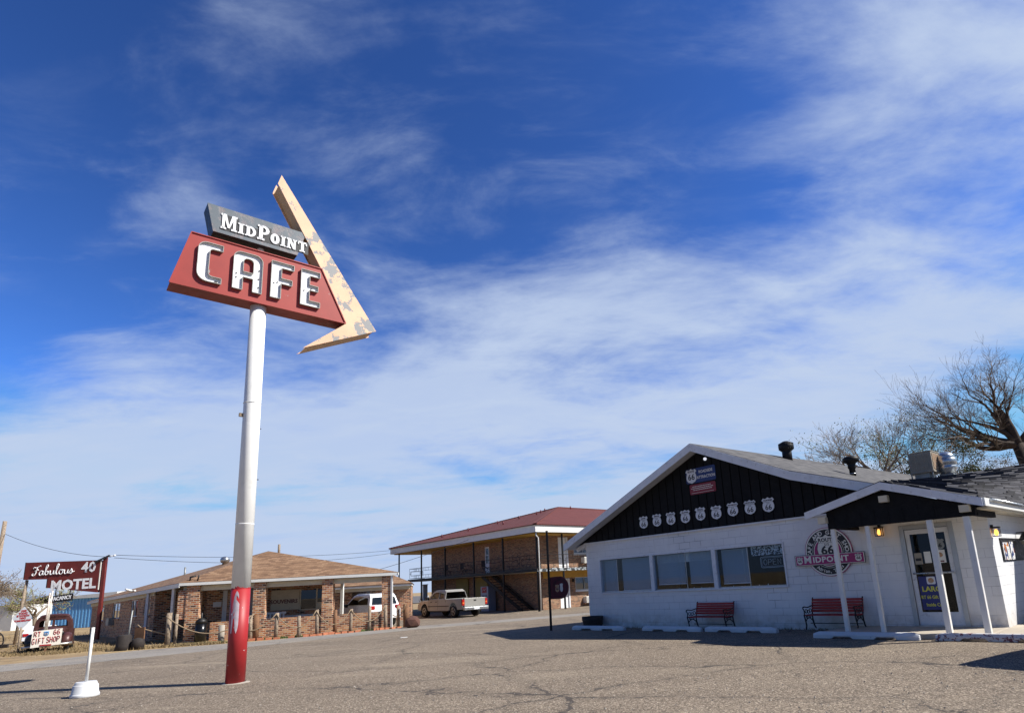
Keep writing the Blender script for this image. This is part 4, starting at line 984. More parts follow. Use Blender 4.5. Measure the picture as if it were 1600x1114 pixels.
for y in (0.02,3.9,7.7,11.9,15.8,19.9):
    MB().box((-.04,y-.05,z0),(.06,y+.05,5.05)).build('gallery_post','black_metal',mot)
for x,y in ((2.4,.05),(7,.05),(12,.05),(5.5,19.9)): MB().box((x-.05,y-.05,z0),(x+.05,y+.05,5.05)).build('gallery_post','black_metal',mot)
MB().tube([(-.1,-.12,5.05),(-.12,-.12,4.85),(.08,-.1,4.7),(.08,-.1,-.15)],.045,10).build('downspout','white_paint',mot)
def railing(p,q,nm='railing'):
    b=MB(); p,q=Vector(p),Vector(q); d=q-p; L=d.length; d.normalize()
    def seg(a,z0_,c,z1_,r=.014): b.tube([p+d*a+Vector((0,0,z0_)),p+d*c+Vector((0,0,z1_))],r,4)
    seg(0,.92,L,.92,.018); seg(0,.08,L,.08,.014); n=max(1,int(L/1.9)); w=L/n
    for i in range(n):
        o=i*w; seg(o,.08,o,.92); m_=o+w/2
        seg(o+.1*w,.32,o+.9*w,.32); seg(o+.1*w,.68,o+.9*w,.68); seg(o+.1*w,.32,o+.1*w,.68); seg(o+.9*w,.32,o+.9*w,.68)
        seg(m_-.1*w,.68,m_-.1*w,.92); seg(m_+.1*w,.68,m_+.1*w,.92); seg(m_-.1*w,.08,m_-.1*w,.32); seg(m_+.1*w,.08,m_+.1*w,.32); seg(o,.5,o+.1*w,.5)
    b.build(nm,'black_metal',mot)
ys=(0.02,3.9,7.7,11.9,15.8,17.9)
for a,c in zip(ys,ys[1:]): railing((0,a,2.63),(0,c,2.63))
railing((0,0,2.63),(2.4,0,2.63)); railing((2.4,0,2.63),(7,0,2.63)); railing((0,17.9,2.63),(1.5,17.9,2.63))
# doors and windows of the motel
b=MB().mat('white_trim').prism(rect(7.75,2.66,8.35,4.72),0,.05,M=Lx(1.52),holes=[rect(7.85,3.45,8.25,4.05),rect(7.85,4.1,8.25,4.62)]); dd=b.build('screen_door',None,mot); MB().box((1.55,7.8,2.7),(1.56,8.3,4.65)).build('glass','dark_glass',dd)
for za,zb in ((z0+.05,1.9),(2.66,4.9)):
    dd=MB().mat('door_white').box((3.2,1.46,za),(4.02,1.5,zb)).mat('white_trim').box((4.03,1.38,za),(4.15,1.5,zb)).build('door',None,mot); MB().lathe((3.3,1.42,za+.95),[(.01,0),(.03,.01),(.03,.05),(.01,.06)],8).build('handle','galv',dd)
for za,zb in ((1.0,1.95),(3.7,4.6)):
    w_=MB().mat('alu').prism(rect(4.76,za+.01,6.59,zb-.01),1.42,1.46,holes=[rect(4.81,za+.06,5.65,zb-.06),rect(5.70,za+.06,6.54,zb-.06)]).build('window',None,mot)
    MB().box((4.8,1.44,za+.05),(6.55,1.445,zb-.05)).build('pane','pane_light',w_)
    b=MB()
    for k in range(40):
        xa=4.8+k*.044; b.poly([(xa,1.52+.02*(k%2),za),(xa+.044,1.52+.02*((k+1)%2),za),(xa+.044,1.52+.02*((k+1)%2),zb),(xa,1.52+.02*(k%2),zb)])
    b.build('curtain','curtain',w_,recalc=False)
    MB().box((4.7,1.33,za-.12),(6.7,1.42,za-.001)).build('sill','white_trim',w_)
for zc in (.05,2.95):
    a_=MB().mat('sign_white').box((5.45,1.02,zc),(6.1,1.4,zc+.46)).build('air_conditioner',None,mot,bevel=.01)
    b=MB().mat('galv_dull')
    for k in range(7): b.box((5.49,1.01,zc+.05+k*.055),(6.06,1.019,zc+.07+k*.055))
    b.build('grille',None,a_); MB().mat('brick_motel').box((5.35,1.1,zc-.08),(6.2,1.39,zc-.005)).build('ledge',None,a_)
MB().lathe((4.45,1.3,1.6),[(.04,0),(.09,.05),(.09,.18),(.03,.24)],10).build('wall_lamp','iron',mot)
# olive blocks beneath the gallery, stairs
MB().box((1.40,10.7,z0),(1.495,12.5,2.38)).box((1.40,7.95,z0),(1.495,9.6,2.38)).build('olive_panel','olive_wall',mot)
b=MB()
n=13
for i in range(n):
    y=6.9-i*.36; z=2.3-i*.195; b.box((.35,y-.32,z),(1.3,y,z+.04))
for xx in (.33,1.32): b.beam((xx,7.1,2.4),(xx,2.25,-.2),.05,.24)
b.build('staircase','black_metal',mot)
b=MB()
for h in (.55,.9): b.tube([(.33,7.1,2.5+h),(.33,2.2,-.15+h)],.02,6)
b.tube([(.33,2.2,-.2),(.33,2.2,.75)],.02,6).tube([(.33,4.6,1.2),(.33,4.6,2.1)],.02,6); b.build('stair_railing','black_metal',mot)
# vending machine
def ML(x,y,z): 
    return MO+Vector((math.cos(RM)*x-math.sin(RM)*y,math.sin(RM)*x+math.cos(RM)*y,z))
v=thing('vending_machine','grey drinks vending machine with red square panel under the motel gallery','vending machine',ML(1.0,7.3,-.2),RM-PI/2)
MB().box((-.5,-.35,0),(.5,.35,1.85)).build('cabinet','vend_silver',v,bevel=.02)
b=MB().mat('vend_red').box((-.32,-.36,1.38),(.3,-.351,1.8)).mat('sign_white')
b.tube([(-.25,-.365,1.5),(-.1,-.365,1.62),(.05,-.365,1.55),(.22,-.365,1.68)],.018,5); b.build('logo_panel',None,v)
MB().mat('blue_dark').box((-.34,-.357,.25),(.34,-.351,1.2)).box((.2,-.358,.9),(.3,-.3571,1.1)).build('front_panel',None,v)
# gallery chairs (folding) on the first floor, seen as dark shapes
def fchair(x,y,rz,lab):
    t=thing('folding_chair',lab,'chair',ML(x,y,2.63),RM+rz,'dark chairs on the upper gallery')
    MB().box((-.24,-.22,.42),(.24,.22,.45)).build('seat','cloth_dark',t); MB().box((-.24,.2,.5),(.24,.23,.95)).build('backrest','cloth_dark',t)
    for (a,c) in ((-.22,-.2),(.22,-.2),(-.22,.2),(.22,.2)): MB().tube([(a,c,0),(a,-c*.7,.5)],.015,5).build('leg','black_metal',t)
fchair(.75,7.2,PI/2,'dark chair by the white upstairs screen door')
fchair(.75,10.2,PI/2,'dark chair on the gallery above the pickup tailgate')
fchair(.75,12.6,PI/2,'dark chair farthest along the upper gallery')
# white post beyond the motel wall + dark pot by gallery post
t=thing('white_box_post','white slab post at the far corner under the gallery','post',ML(1.2,17.3,-.2),RM); MB().box((-.2,-.1,0),(.2,.1,2.3)).build('post','white_paint',t); MB().box((-.24,-.14,2.3),(.24,.14,2.36)).build('cap','white_trim',t)
p=(-11.0,44.2); t=thing('dark_planter','dark urn planter at the foot of the motel gallery post','planter',(p[0],p[1],gz(*p)))
MB().lathe((0,0,0),[(.3,0),(.3,.1),(.18,.2),(.22,.4),(.42,.7),(.45,.9),(.38,.9)],16).build('urn','cloth_dark',t); 
b=MB()
for k in range(60):
    a=random.uniform(0,2*PI); r=random.uniform(0,.35); b.poly([(r*math.cos(a)-.02,r*math.sin(a),.85),(r*math.cos(a)+.02,r*math.sin(a),.85),(1.5*r*math.cos(a),1.5*r*math.sin(a),.9+random.uniform(.1,.5))])
b.build('plant','cloth_dark',t)

# ================================================================== brick office with souvenir porch
FRt=Vector((-8.95,30.57)); FL=Vector((-18.38,28.15)); BLt=Vector((-35.95,44.88)); BRt=Vector((-25.5,52.5)); BR2=Vector((-17.5,36.5))
bk=thing('brick_shop','low tan brick building with brown hip roof and columned porch','building',(FRt.x,FRt.y,0),0)
O=Vector((FRt.x,FRt.y,0))
def W(p,z,dx=0,dy=0): return Vector((p[0]-O.x+dx,p[1]-O.y+dy,z))
fz={'FR':2.53,'FL':2.52,'BL':2.20,'BR':2.2,'B2':2.5}
pk=(-16.95,33.3); pk2=(-27.0,44.0)
rf=MB(); a,bb,c,d_,e_=W(FRt,2.55),W(FL,2.54),W(BLt,2.17),W(BRt,2.22),W(BR2,2.55); k1=W(pk,4.17); k2=W(pk2,4.0)
slab(rf,[bb,a,k1],.06); rf.mat('shingle_brown')
slab(rf,[c,bb,k1,k2],.06); slab(rf,[d_,c,k2],.06); slab(rf,[e_,d_,k2,k1],.06); slab(rf,[a,e_,k1],.06)
broof=rf.build('roof','shingle_brown',bk)
b=MB().mat('white_paint')
def fasc(p,q,z0_,z1_,zq0,zq1,th=.04):
    p3,q3=W(p,0),W(q,0); n=Vector((q3.y-p3.y,p3.x-q3.x,0)).normalized()*th
    b.hexa([p3+Vector((0,0,z0_)),q3+Vector((0,0,zq0)),q3+n+Vector((0,0,zq0)),p3+n+Vector((0,0,z0_)),p3+Vector((0,0,z1_)),q3+Vector((0,0,zq1)),q3+n+Vector((0,0,zq1)),p3+n+Vector((0,0,z1_))])
fasc(FRt,FL,2.40,2.535,2.40,2.525); fasc(FL,BLt,2.33,2.525,1.98,2.155); fasc(BR2,FRt,2.4,2.535,2.4,2.535)
b.build('fascia',None,bk)
L75=Vector((FRt.x-FL.x,FRt.y-FL.y)).normalized(); N75=Vector((-L75.y,L75.x))  # N75 points away from camera
def F(s,t): # s from FL corner along front (m), t away from camera
    q=FL+L75*s+N75*t; return q
L=(FRt-FL).length
def wallseg(b,p,q,z0_,z1_,th,zt2=None):
    p3,q3=W(p,0),W(q,0); n=Vector((-(q3.y-p3.y),q3.x-p3.x,0)).normalized()*th; zt2=zt2 or z1_
    b.hexa([p3+Vector((0,0,z0_)),q3+Vector((0,0,z0_)),q3+n+Vector((0,0,z0_)),p3+n+Vector((0,0,z0_)),p3+Vector((0,0,z1_)),q3+Vector((0,0,zt2)),q3+n+Vector((0,0,zt2)),p3+n+Vector((0,0,z1_))])
# columns on the front (s measured from left corner)
for s0,s1 in ((.30,.84),(3.12,3.64),(6.16,6.64),(8.93,9.36)):
    b=MB(); wallseg(b,F(s0,.12),F(s1,.12),-.3,2.40,.45); b.build('brick_column','brick_tan',bk)
for s0,s1 in ((1.35,3.12),(3.64,6.16),(6.64,8.93)):
    b=MB(); wallseg(b,F(s0,.18),F(s1,.18),-.3,.68,.25); b.build('knee_wall','brick_tan',bk)
b=MB(); wallseg(b,F(-.05,.16),F(.30,.16),.9,2.2,.25); b.build('brick_pier','brick_tan',bk)
b=MB().mat('cream_trim'); wallseg(b,F(.1,.3),F(9.4,.3),2.14,2.38,.05); b.build('porch_beam',None,bk)
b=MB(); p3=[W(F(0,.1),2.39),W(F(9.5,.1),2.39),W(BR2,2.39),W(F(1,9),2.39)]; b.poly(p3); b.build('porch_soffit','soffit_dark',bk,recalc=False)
# recessed porch wall, with opening bay on the right left free
b=MB(); wallseg(b,F(.3,3.0),F(6.35,3.0),-.3,2.39,.2); b.build('porch_wall','brick_tan',bk)
# things in porch: white panels, door, dark window with frames
b=MB().mat('white_trim'); wallseg(b,F(1.05,2.9),F(2.95,2.9),.2,2.15,.05); 
pn=b.build('white_panel',None,bk)
b=MB().mat('iron')
def star(cx_,cz_,r,y0,y1,M): return b.prism([(cx_+(r if k%2==0 else r*.4)*math.sin(k*PI/5),cz_+(r if k%2==0 else r*.4)*math.cos(k*PI/5)) for k in range(10)],y0,y1,M=M)
A75=math.atan2(L75.y,L75.x)
def FM(s,t,z): 
    q=W(F(s,t),z); return Matrix.Translation(q)@Matrix.Rotation(A75,4,'Z')
star(0,0,.22,-.02,0,FM(1.95,2.88,1.05)); b.prism(rect(-.09,-.16,.09,.16),-.02,0,M=FM(2.0,2.88,1.62)); b.prism(rect(-.1,-.06,.1,.06),-.02,0,M=FM(2.2,2.88,1.98)); b.build('wall_ornament',None,pn)
b=MB().mat('cream_trim'); wallseg(b,F(3.3,2.9),F(4.65,2.9),1.0,2.0,.05); sp_=b.build('souvenir_board',None,bk)
MB().mat('maroon').text('SOUVENIRS',.27,FM(3.93,2.885,1.42),.01,.006,sx=.93).build('lettering',None,sp_)
b=MB().mat('dark_glass'); wallseg(b,F(4.72,2.93),F(6.3,2.93),1.0,1.95,.03); dwn=b.build('porch_window',None,bk)
b=MB().mat('cream_trim')
for s_ in (4.7,5.5,6.3): wallseg(b,F(s_-.03,2.9),F(s_+.03,2.9),.95,2.0,.03)
wallseg(b,F(4.7,2.9),F(6.3,2.9),.93,.99,.03); wallseg(b,F(5.5,2.87),F(5.9,2.87),1.0,1.3,.02); b.build('frame',None,dwn)
b=MB().mat('white_trim'); wallseg(b,F(.62,2.9),F(1.0,2.9),1.35,1.6,.05); b.build('lit_notice',None,bk)
# far carport post and thin white posts
for (q,r_) in ((F(9.40,.1),.045),(F(6.72,3.2),.07)):
    p3=W(q,0); MB().box((p3.x-r_,p3.y-r_,-.25),(p3.x+r_,p3.y+r_,2.4)).build('white_post','white_paint',bk)
# left side wall under the long eave
Ls=(BLt-FL); Ls_n=Ls.normalized(); Nin=Vector((Ls_n.y,-Ls_n.x))   # towards inside (right)
LsL=Ls.length
def Sd(s,t): return FL+Ls_n*s+Nin*t
RS_=math.atan2(Ls_n.y,Ls_n.x)
# wall pieces with window openings: s along from near corner
winspec=[(6.6,8.0,1.12,2.0),(9.6,11.2,1.05,1.98),(14.3,16.5,.95,1.90),(19.4,21.8,.8,1.85)]
def SM(s,t,z): q=W(Sd(s,t),z); return Matrix.Translation(q)@Matrix.Rotation(RS_,4,'Z')
b=MB(); b.prism([(5.6,-.35),(LsL-.25,-.35),(LsL-.25,2.0),(5.6,2.40)],0,-.2,M=SM(0,.3,0),holes=[rect(s0,za,s1,zb) for s0,s1,za,zb in winspec])
b.build('long_wall','brick_tan',bk)
MB().prism([(0.4,-.35),(5.6,-.35),(5.6,2.3),(.4,2.3)],0,-.2,M=SM(0,2.6,0)).build('entry_wall','brick_tan',bk)
b=MB(); p=[W(Sd(5.6,.3),-.3),W(Sd(5.6,2.6),-.3),W(Sd(5.6,2.6),2.3),W(Sd(5.6,.3),2.3)]; b.poly(p); b.build('return_wall','brick_tan',bk,recalc=False)
for s0,s1,za,zb in winspec:
    w_=MB().mat('white_trim').prism(rect(s0,za,s1,zb),-.04,-.1,M=SM(0,.3,0),holes=[rect(s0+.05,za+.05,(s0+s1)/2-.02,zb-.05),rect((s0+s1)/2+.02,za+.05,s1-.05,zb-.05)]).build('window',None,bk)
    MB().prism(rect(s0+.03,za+.03,s1-.03,zb-.03),-.07,-.08,M=SM(0,.3,0)).build('pane','dark_glass',w_)
    MB().prism(rect(s0-.1,za-.1,s1+.1,za-.01),.05,-.03,M=SM(0,.3,0)).build('sill','brick_tan',w_)
MB().prism(rect(15.6,.55,16.5,1.0),.3,-.05,M=SM(0,.3,0)).build('air_conditioner','galv_dull',bk)
MB().prism([(5.6,2.10),(LsL,1.78),(LsL,1.99),(5.6,2.34)],.0,-.05,M=SM(0,.24,0)).build('frieze_board','cream_trim',bk)
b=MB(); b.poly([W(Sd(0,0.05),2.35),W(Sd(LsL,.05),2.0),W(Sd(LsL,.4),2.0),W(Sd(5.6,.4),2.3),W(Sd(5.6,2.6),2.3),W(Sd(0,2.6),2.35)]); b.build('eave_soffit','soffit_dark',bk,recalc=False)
for s_ in (1.3,6.3):
    q=W(Sd(s_,.12),0); MB().box((q.x-.06,q.y-.06,-.25),(q.x+.06,q.y+.06,2.4)).build('porch_post','white_trim',bk)
# roof bits
MB().mat('galv').lathe(W((-19.6,33.8),3.2),[(.13,-.2),(.13,.5),(.2,.52),(.24,.6),(.24,.72),(.16,.82),(.02,.85)],16).build('roof_vent',None,broof)
MB().mat('galv_dull').tube([W((-23.6,36.6),2.9),W((-23.6,36.6),3.75)],.05,8).build('vent_pipe',None,broof)
MB().mat('weathered_wood').tube([W((-17.0,34.6),3.9),W((-17.0,34.6),4.62)],.07,8).build('flue',None,broof)
MB().mat('iron').tube([W((-18.1,28.5),2.6),W((-18.1,28.5),2.78),W((-17.9,28.6),2.84)],.04,6).tube([W((-17.75,28.5),2.6),W((-17.7,28.5),2.86)],.03,6).build('floodlight',None,broof)
MB().mat('white_paint').tube([W((-25.5,35.0),2.48),W((-25.7,34.7),2.6)],.06,6).tube([W((-25.5,35.0),2.48),W((-25.2,34.8),2.5)],.05,6).build('eave_lamp',None,bk)
# annex behind
ax=thing('brick_annex','brick motel annex with brown roof behind the parked white suv','building',(-10.86,39.64,0),A75)
b=MB(); b.prism(rect(-9,-.3,.05,2.05),.6,.8); b.box((-.15,.8,-.3),(.05,9,2.05)); b.build('wall','brick_tan',ax)
MB().box((-9,0,1.96),(.1,.04,2.1)).box((.06,0.04,1.96),(.1,9,2.1)).build('fascia','white_paint',ax)
MB().box((-9,.3,1.75),(.0,.34,1.96)).build('frieze_board','cream_trim',ax)
b=MB(); slab(b,[(-9,-.05,2.12),(.15,-.05,2.12),(-1.6,3.6,2.95),(-9,3.6,2.95)],.05); slab(b,[(.15,-.05,2.12),(.15,9,2.12),(-1.6,5.4,2.95),(-1.6,3.6,2.95)],.05); slab(b,[(-9,3.6,2.95),(-1.6,3.6,2.95),(.15,9,2.12),(-9,9,2.12)],.05); b.build('roof','shingle_brown',ax)
MB().prism(rect(-3.6,1.1,-2.5,2.0),.55,.6).build('window','pane_light',ax)
# wagon wheel and white sign on the annex wall, bench etc.
t=thing('wagon_wheel','small wagon wheel hung on the annex wall left of the suv','wheel',(ax.location.x-3.95*L75.x-N75.x*-.5,ax.location.y-3.95*L75.y+.48,1.25),A75)
b=MB().tube([(.38*math.cos(a*PI/12),0,.38*math.sin(a*PI/12)) for a in range(25)],.03,6); b.build('rim','brown_wood',t)
b=MB()
for k in range(6): b.tube([(0,0,0),(.37*math.cos(k*PI/3),0,.37*math.sin(k*PI/3))],.015,5)
b.build('spoke','brown_wood',t)
# white slat bench and white chest on the porch
q=F(3.75,1.6); t=thing('white_bench','white slatted chair back standing on the brick porch','chair',(q.x,q.y,-.1),A75)
b=MB()
for k in range(7): b.box((-.5+k*.15,0,.42),(-.42+k*.15,.03,.98))
b.box((-.55,-.01,.95),(.55,.04,1.05)); b.build('backrest','white_paint',t); MB().box((-.55,-.45,.38),(.55,0,.43)).build('seat','white_paint',t)
for a_ in (-.5,.5): MB().box((a_-.04,-.43,0),(a_+.04,-.35,.5)).build('leg','white_paint',t)
q=F(4.75,2.2); t=thing('white_chest','long white chest on the porch under the dark window','chest',(q.x,q.y,-.1),A75)
MB().box((-.7,0,0),(.7,.5,.78)).build('body','white_trim',t,bevel=.01); MB().box((-.72,-.02,.78),(.72,.52,.84)).build('lid','white_paint',t)
q=F(3.15,1.7); t=thing('white_crate','white box with dark holes beside the white chair on the porch','box',(q.x,q.y,-.1),A75)
MB().box((-.35,0,0),(.35,.4,.85)).build('body','white_trim',t); b=MB(); [b.prism(circ(.05,12,xx,.6),-.01,-.001) for xx in (-.2,.1)]; b.build('hole','iron',t)
q=F(2.75,.25); t=thing('teal_ornament','small teal ornament on the low brick wall','ornament',(q.x,q.y,.68),A75)
MB().lathe((0,0,0),[(.12,0),(.16,.05),(.1,.12),(.02,.15)],10).build('bowl','teal',t); MB().lathe((.12,0,.1),[(.02,0),(.07,.04),(.03,.1)],8).build('top','teal',t)
q=F(1.08,-.12); t=thing('dark_cylinder_bin','tall dark round topped bin in front of the brick porch','bin',(q.x,q.y,gz(0,q.y)),0)
MB().lathe((0,0,0),[(.24,0),(.24,.82)],18).build('body','black_car',t); MB().lathe((0,0,.82),[(.245,0),(.22,.12),(.12,.22),(.04,.24),(.04,.45),(.02,.47)],18).build('domed_lid','iron',t)

# ------------------------------------------------------------------ rope fence
fp=[(-14.16,26.69,.94,.085,'low'),(-13.3,27.15,.97,.085,'top'),(-12.45,27.5,.79,.075,'low'),(-11.84,27.95,1.0,.075,'top'),(-11.25,28.5,.94,.085,'low'),(-10.75,29.05,.93,.07,'top'),(-10.1,29.7,.99,.075,'low'),(-9.5,30.3,1.0,.085,'top')]
fe=thing('rope_fence','weathered post and rope fence along the brick shop front','fence',(-14.16,26.69,0))
tops=[]
for i,(x,y,h,r_,k) in enumerate(fp):
    z=gz(x,y); p=(x+14.16,y-26.69,z); lean=random.uniform(-.02,.02)
    MB().tube([p,(p[0]+lean,p[1],z+h*.5),(p[0]+lean*2,p[1],h)],[r_*1.1,r_,r_*.95],9).build('fence_post','brown_wood' if i in (4,) else 'weathered_wood',fe)
    tops.append(Vector((p[0]+lean*2,p[1],h-.04 if k=='top' else .30)))
def ropes(pts,parent,nm='rope',sag=.06,r_=.022):
    for a,c in zip(pts,pts[1:]):
        P=[]
        for k in range(9):
            u=k/8; q=a.lerp(c,u); w=u if a.z>c.z else 1-u
            dz=a.z-c.z
            q.z=(min(a.z,c.z)+abs(dz)*(1-w)**1.9)-sag*math.sin(PI*u)*.4; P.append(q+Vector((0,-.1,0)))
        MB().tube(P,r_,6).build(nm,'rope',parent)
ropes(tops,fe)
f2=thing('rope_fence','three close rope tied posts at the right end of the brick shop','fence',(-9.15,31.0,0))
q=[Vector((-.38,-.3,.95)),Vector((.0,.15,.4)),Vector((.42,.1,.95))]
for i,(x,y,h,r_) in enumerate(((-.0,.2,.93,.08),(.42,.15,.97,.15))):
    MB().tube([(x,y,-.2),(x,y,h)],[r_*1.05,r_],12).build('fence_post','weathered_wood' if i==0 else 'brown_wood',f2)
ropes(q,f2)
f3=thing('rope_fence','rope and posts in front of the left porch corner of the brick shop','fence',(-17.0,25.6,0))
MB().tube([(0,0,-.12),(.0,0,1.25)],.10,10).build('fence_post','weathered_wood',f3); MB().tube([(.22,.15,-.12),(.22,.15,1.2)],.06,8).build('fence_post','weathered_wood',f3)
MB().tube([(1.75,.8,-.12),(1.75,.8,.62)],.12,10).build('fence_post','concrete',f3)
MB().tube([(3.0,1.2,-.12),(3.0,1.2,.95)],.12,10).build('fence_post','brown_wood',f3)
P=[]
for k in range(17):
    u=k/16; P.append((u*3.0,-.1+u*1.2-.1,1.12+(1-1.12)*u-.95*(1-(2*u-1)**2)*.78))
MB().tube(P,.024,6).build('rope','rope',f3)
P=[(-1.15+u*1.15,-.2+.2*u,.85-.45*u**.6) for u in [k/8 for k in range(9)]]
MB().tube(P,.022,6).build('rope','rope',f3)
t=thing('leaning_boards','weathered upright board and grey rod left of the porch','boards',(-17.9,25.4,-.11))
MB().box((-.35,0,0),(.05,.06,.85)).build('board','brown_wood',t); MB().tube([(-.62,0,0),(-.52,0,1.55)],.03,6).build('rod','galv_dull',t)
t=thing('tree_stump_log','dark rounded stump beside the leaning boards','stump',(-18.35,25.0,-.11)); 
MB().lathe((0,0,0),[(.32,0),(.27,.2),(.25,.55),(.2,.62)],12).build('stump','barrel',t); MB().lathe((.5,.1,0),[(.2,0),(.24,.25),(.2,.4),(.05,.46)],12).build('knot','barrel',t)
t=thing('mailbox_on_post','small galvanised mailbox fixed beside the rope fence post','mailbox',(-14.25,26.45,.62),R(30)); MB().box((-.1,-.08,0),(.1,.08,.28)).build('box','galvboard',t,bevel=.01); MB().box((-.03,-.09,.08),(.05,-.081,.2)).build('slot','iron',t)
# boulder
b=MB(); rb=bmesh.ops.create_icosphere(b.bm,subdivisions=2,radius=.36)
for v in b.bm.verts:
    n_=v.co.normalized(); v.co=Vector((v.co.x*1.08,v.co.y,v.co.z*.86))+n_*random.uniform(-.05,.04); v.co.z=max(v.co.z,-.25)
tag(b.build('boulder','rock_brown',loc=(-8.22,30.35,gz(0,30.4)+.25),rz=.4),'dark reddish brown boulder at the right end of the rope fence','rock')
# brick edging
def edging():
    b=MB(); pts=[(-14.8,26.3),(-13.3,26.9),(-12.0,27.55),(-11.0,28.5),(-10.1,29.45),(-9.3,30.3),(-8.9,30.9)]
    for (x0_,y0_),(x1_,y1_) in zip(pts,pts[1:]):
        d=Vector((x1_-x0_,y1_-y0_)); n=int(d.length/.27)
        for k in range(n):
            if random.random()<.12: continue
            q=Vector((x0_,y0_))+d*(k+.5)/n; a=math.atan2(d.y,d.x)+random.uniform(-.12,.12)
            b.box((-.125,-.07,-.02),(.125,.07,.07+random.uniform(0,.05)),Tm(q.x,q.y,gz(0,q.y),a))
    tag(b.build('brick_edging','red_brick_edge'),'loose red brick edging at the foot of the rope fence','edging')
edging()
# grass
def tufts(name,mat,spots,n,h,label=None,cat='grass'):
    b=MB().mat(mat)
    for _ in range(n):
        (x0_,y0_,x1_,y1_,wd)=random.choice(spots); u=random.random(); x=x0_+(x1_-x0_)*u+random.gauss(0,wd); y=y0_+(y1_-y0_)*u+random.gauss(0,wd)
        z=gz(x,y); a=random.uniform(0,PI); hh=h*random.uniform(.4,1.2); w=.012+.01*random.random(); lx,ly=random.gauss(0,.05),random.gauss(0,.05)
        b.poly([(x-w*math.cos(a),y-w*math.sin(a),z),(x+w*math.cos(a),y+w*math.sin(a),z),(x+lx,y+ly,z+hh)])
    tag(b.build(name,None,recalc=False),label,cat,kind='stuff')
tufts('green_grass','green_grass',[(-14.5,26.9,-12,27.9,.12),(-12,27.9,-9.4,30.4,.12),(-17,25.9,-15,26.4,.15)],2600,.10)
tufts('dry_grass','straw',[(-26,28.5,-19.3,26.5,.7),(-24.5,26.3,-20.8,25.3,.35),(-21,26.5,-17.5,25.3,.3),(-17.2,25.5,-15,26,.2),(-32,34,-22,30,1.0),(-48,48,-34,46,3)],9000,.13)
def gravel():
    b=MB().mat('concrete'); rnd=random.Random(3)
    for _ in range(2600):
        y=5.5+rnd.random()**1.6*22; x=rnd.uniform(-.95*y,.80*y); s_=rnd.uniform(.006,.018); z=gz(x,y)+.008
        if (Vector((x,y,0))-Vector((P0.x,P0.y,0))).dot(Vector((.727,.687,0)))>-.3: continue
        v=[b.bm.verts.new((x+s_*math.cos(a+_)*rnd.uniform(.6,1.2),y+s_*math.sin(a+_)*rnd.uniform(.6,1.2),z)) for a in (0,2.1,4.2)]+[b.bm.verts.new((x,y,z+s_))]
        for q in ((0,1,3),(1,2,3),(2,0,3)): b.face([v[i] for i in q])
    tag(b.build('loose_gravel',None),'loose pale gravel scattered over the parking lot','gravel',kind='stuff')
gravel()
c0_,c1_=CW(.1,-.08,0),CW(9.2,-.08,0)
tufts('wall_weeds','straw',[(c0_.x,c0_.y,c1_.x,c1_.y,.03),(FL.x,FL.y-.1,FL.x-3,FL.y+2.6,.15)],700,.07)
# litter
tag(MB().box((-.12,-.05,0),(.12,.05,.012)).build('litter','litter',loc=(-6.5,22.9,gz(0,22.9)+.006),rz=.5),'small piece of white litter on the asphalt','litter')

# ================================================================== motel sign
ms=thing('motel_sign','dark red roadside sign reading Fabulous 40 Motel on a red post','sign',(-29.5,37.85,-.2),R(9)); ms.scale=(.80,1,1)
# local coordinates: x to the right, z up (origin at the red post)
zb_=.2
P_=lambda pts:[(x,z+zb_) for x,z in pts]
cabm=MB().mat('motel_red').prism(P_([(-5.35,3.58),(-3.72,3.55),(-3.72,3.02),(-.22,2.60),(-.22,4.55),(-5.35,4.60)]),-.16,.16).build('cabinet',None,ms)
b=MB().mat('sign_black').prism(P_([(-5.40,3.57),(-5.351,3.57),(-5.351,4.61),(-5.40,4.61)]),-.16,.16).prism(P_([(-3.78,3.02),(-3.721,3.02),(-3.721,3.55),(-3.78,3.55)]),-.16,.16); b.build('end_panel',None,cabm)
yl=-.185
def stroke(b,pts,w=.045):
    b.tube([(x,yl,z+zb_) for x,z in pts],w/2,6)
def curve(pts,n=5):
    # Catmull-Rom
    P=[pts[0]]+list(pts)+[pts[-1]]; out=[]
    for i in range(1,len(P)-2):
        for k in range(n):
            t_=k/n; p0,p1,p2,p3=P[i-1],P[i],P[i+1],P[i+2]
            out.append(tuple(.5*((2*p1[j])+(-p0[j]+p2[j])*t_+(2*p0[j]-5*p1[j]+4*p2[j]-p3[j])*t_*t_+(-p0[j]+3*p1[j]-3*p2[j]+p3[j])*t_**3) for j in (0,1)))
    out.append(pts[-1]); return out
b=MB().mat('letter_white')
sl_=.018   # baseline rises to the right
def cs(pts,ox,oz=3.78,w=.058): stroke(b,curve([(ox+x,oz+z+(ox+x+5)*0.018) for x,z in pts]),w)
cs([(-.02,.42),(.04,.50),(.2,.46),(.36,.54),(.46,.58)],-4.75); cs([(.26,.52),(.2,.25),(.12,.05),(0,0),(-.08,.08),(0,.12)],-4.75); cs([(.1,.27),(.2,.3),(.34,.34)],-4.75)
cs([(.26,.24),(.12,.26),(.02,.12),(.08,0),(.2,.06),(.27,.24),(.25,.04),(.36,.04)],-4.36)
cs([(0,.04),(.12,.3),(.24,.54),(.2,.6),(.12,.5),(.08,.1),(.16,0),(.28,.08),(.26,.22),(.16,.2),(.3,.18)],-4.02)
cs([(0,.16),(.06,.24),(.06,.06),(.14,0),(.26,.1),(.3,.24),(.28,.05),(.38,.04)],-3.66)
cs([(0,.04),(.14,.3),(.24,.56),(.18,.62),(.12,.48),(.1,.1),(.16,0),(.28,.08)],-3.29)
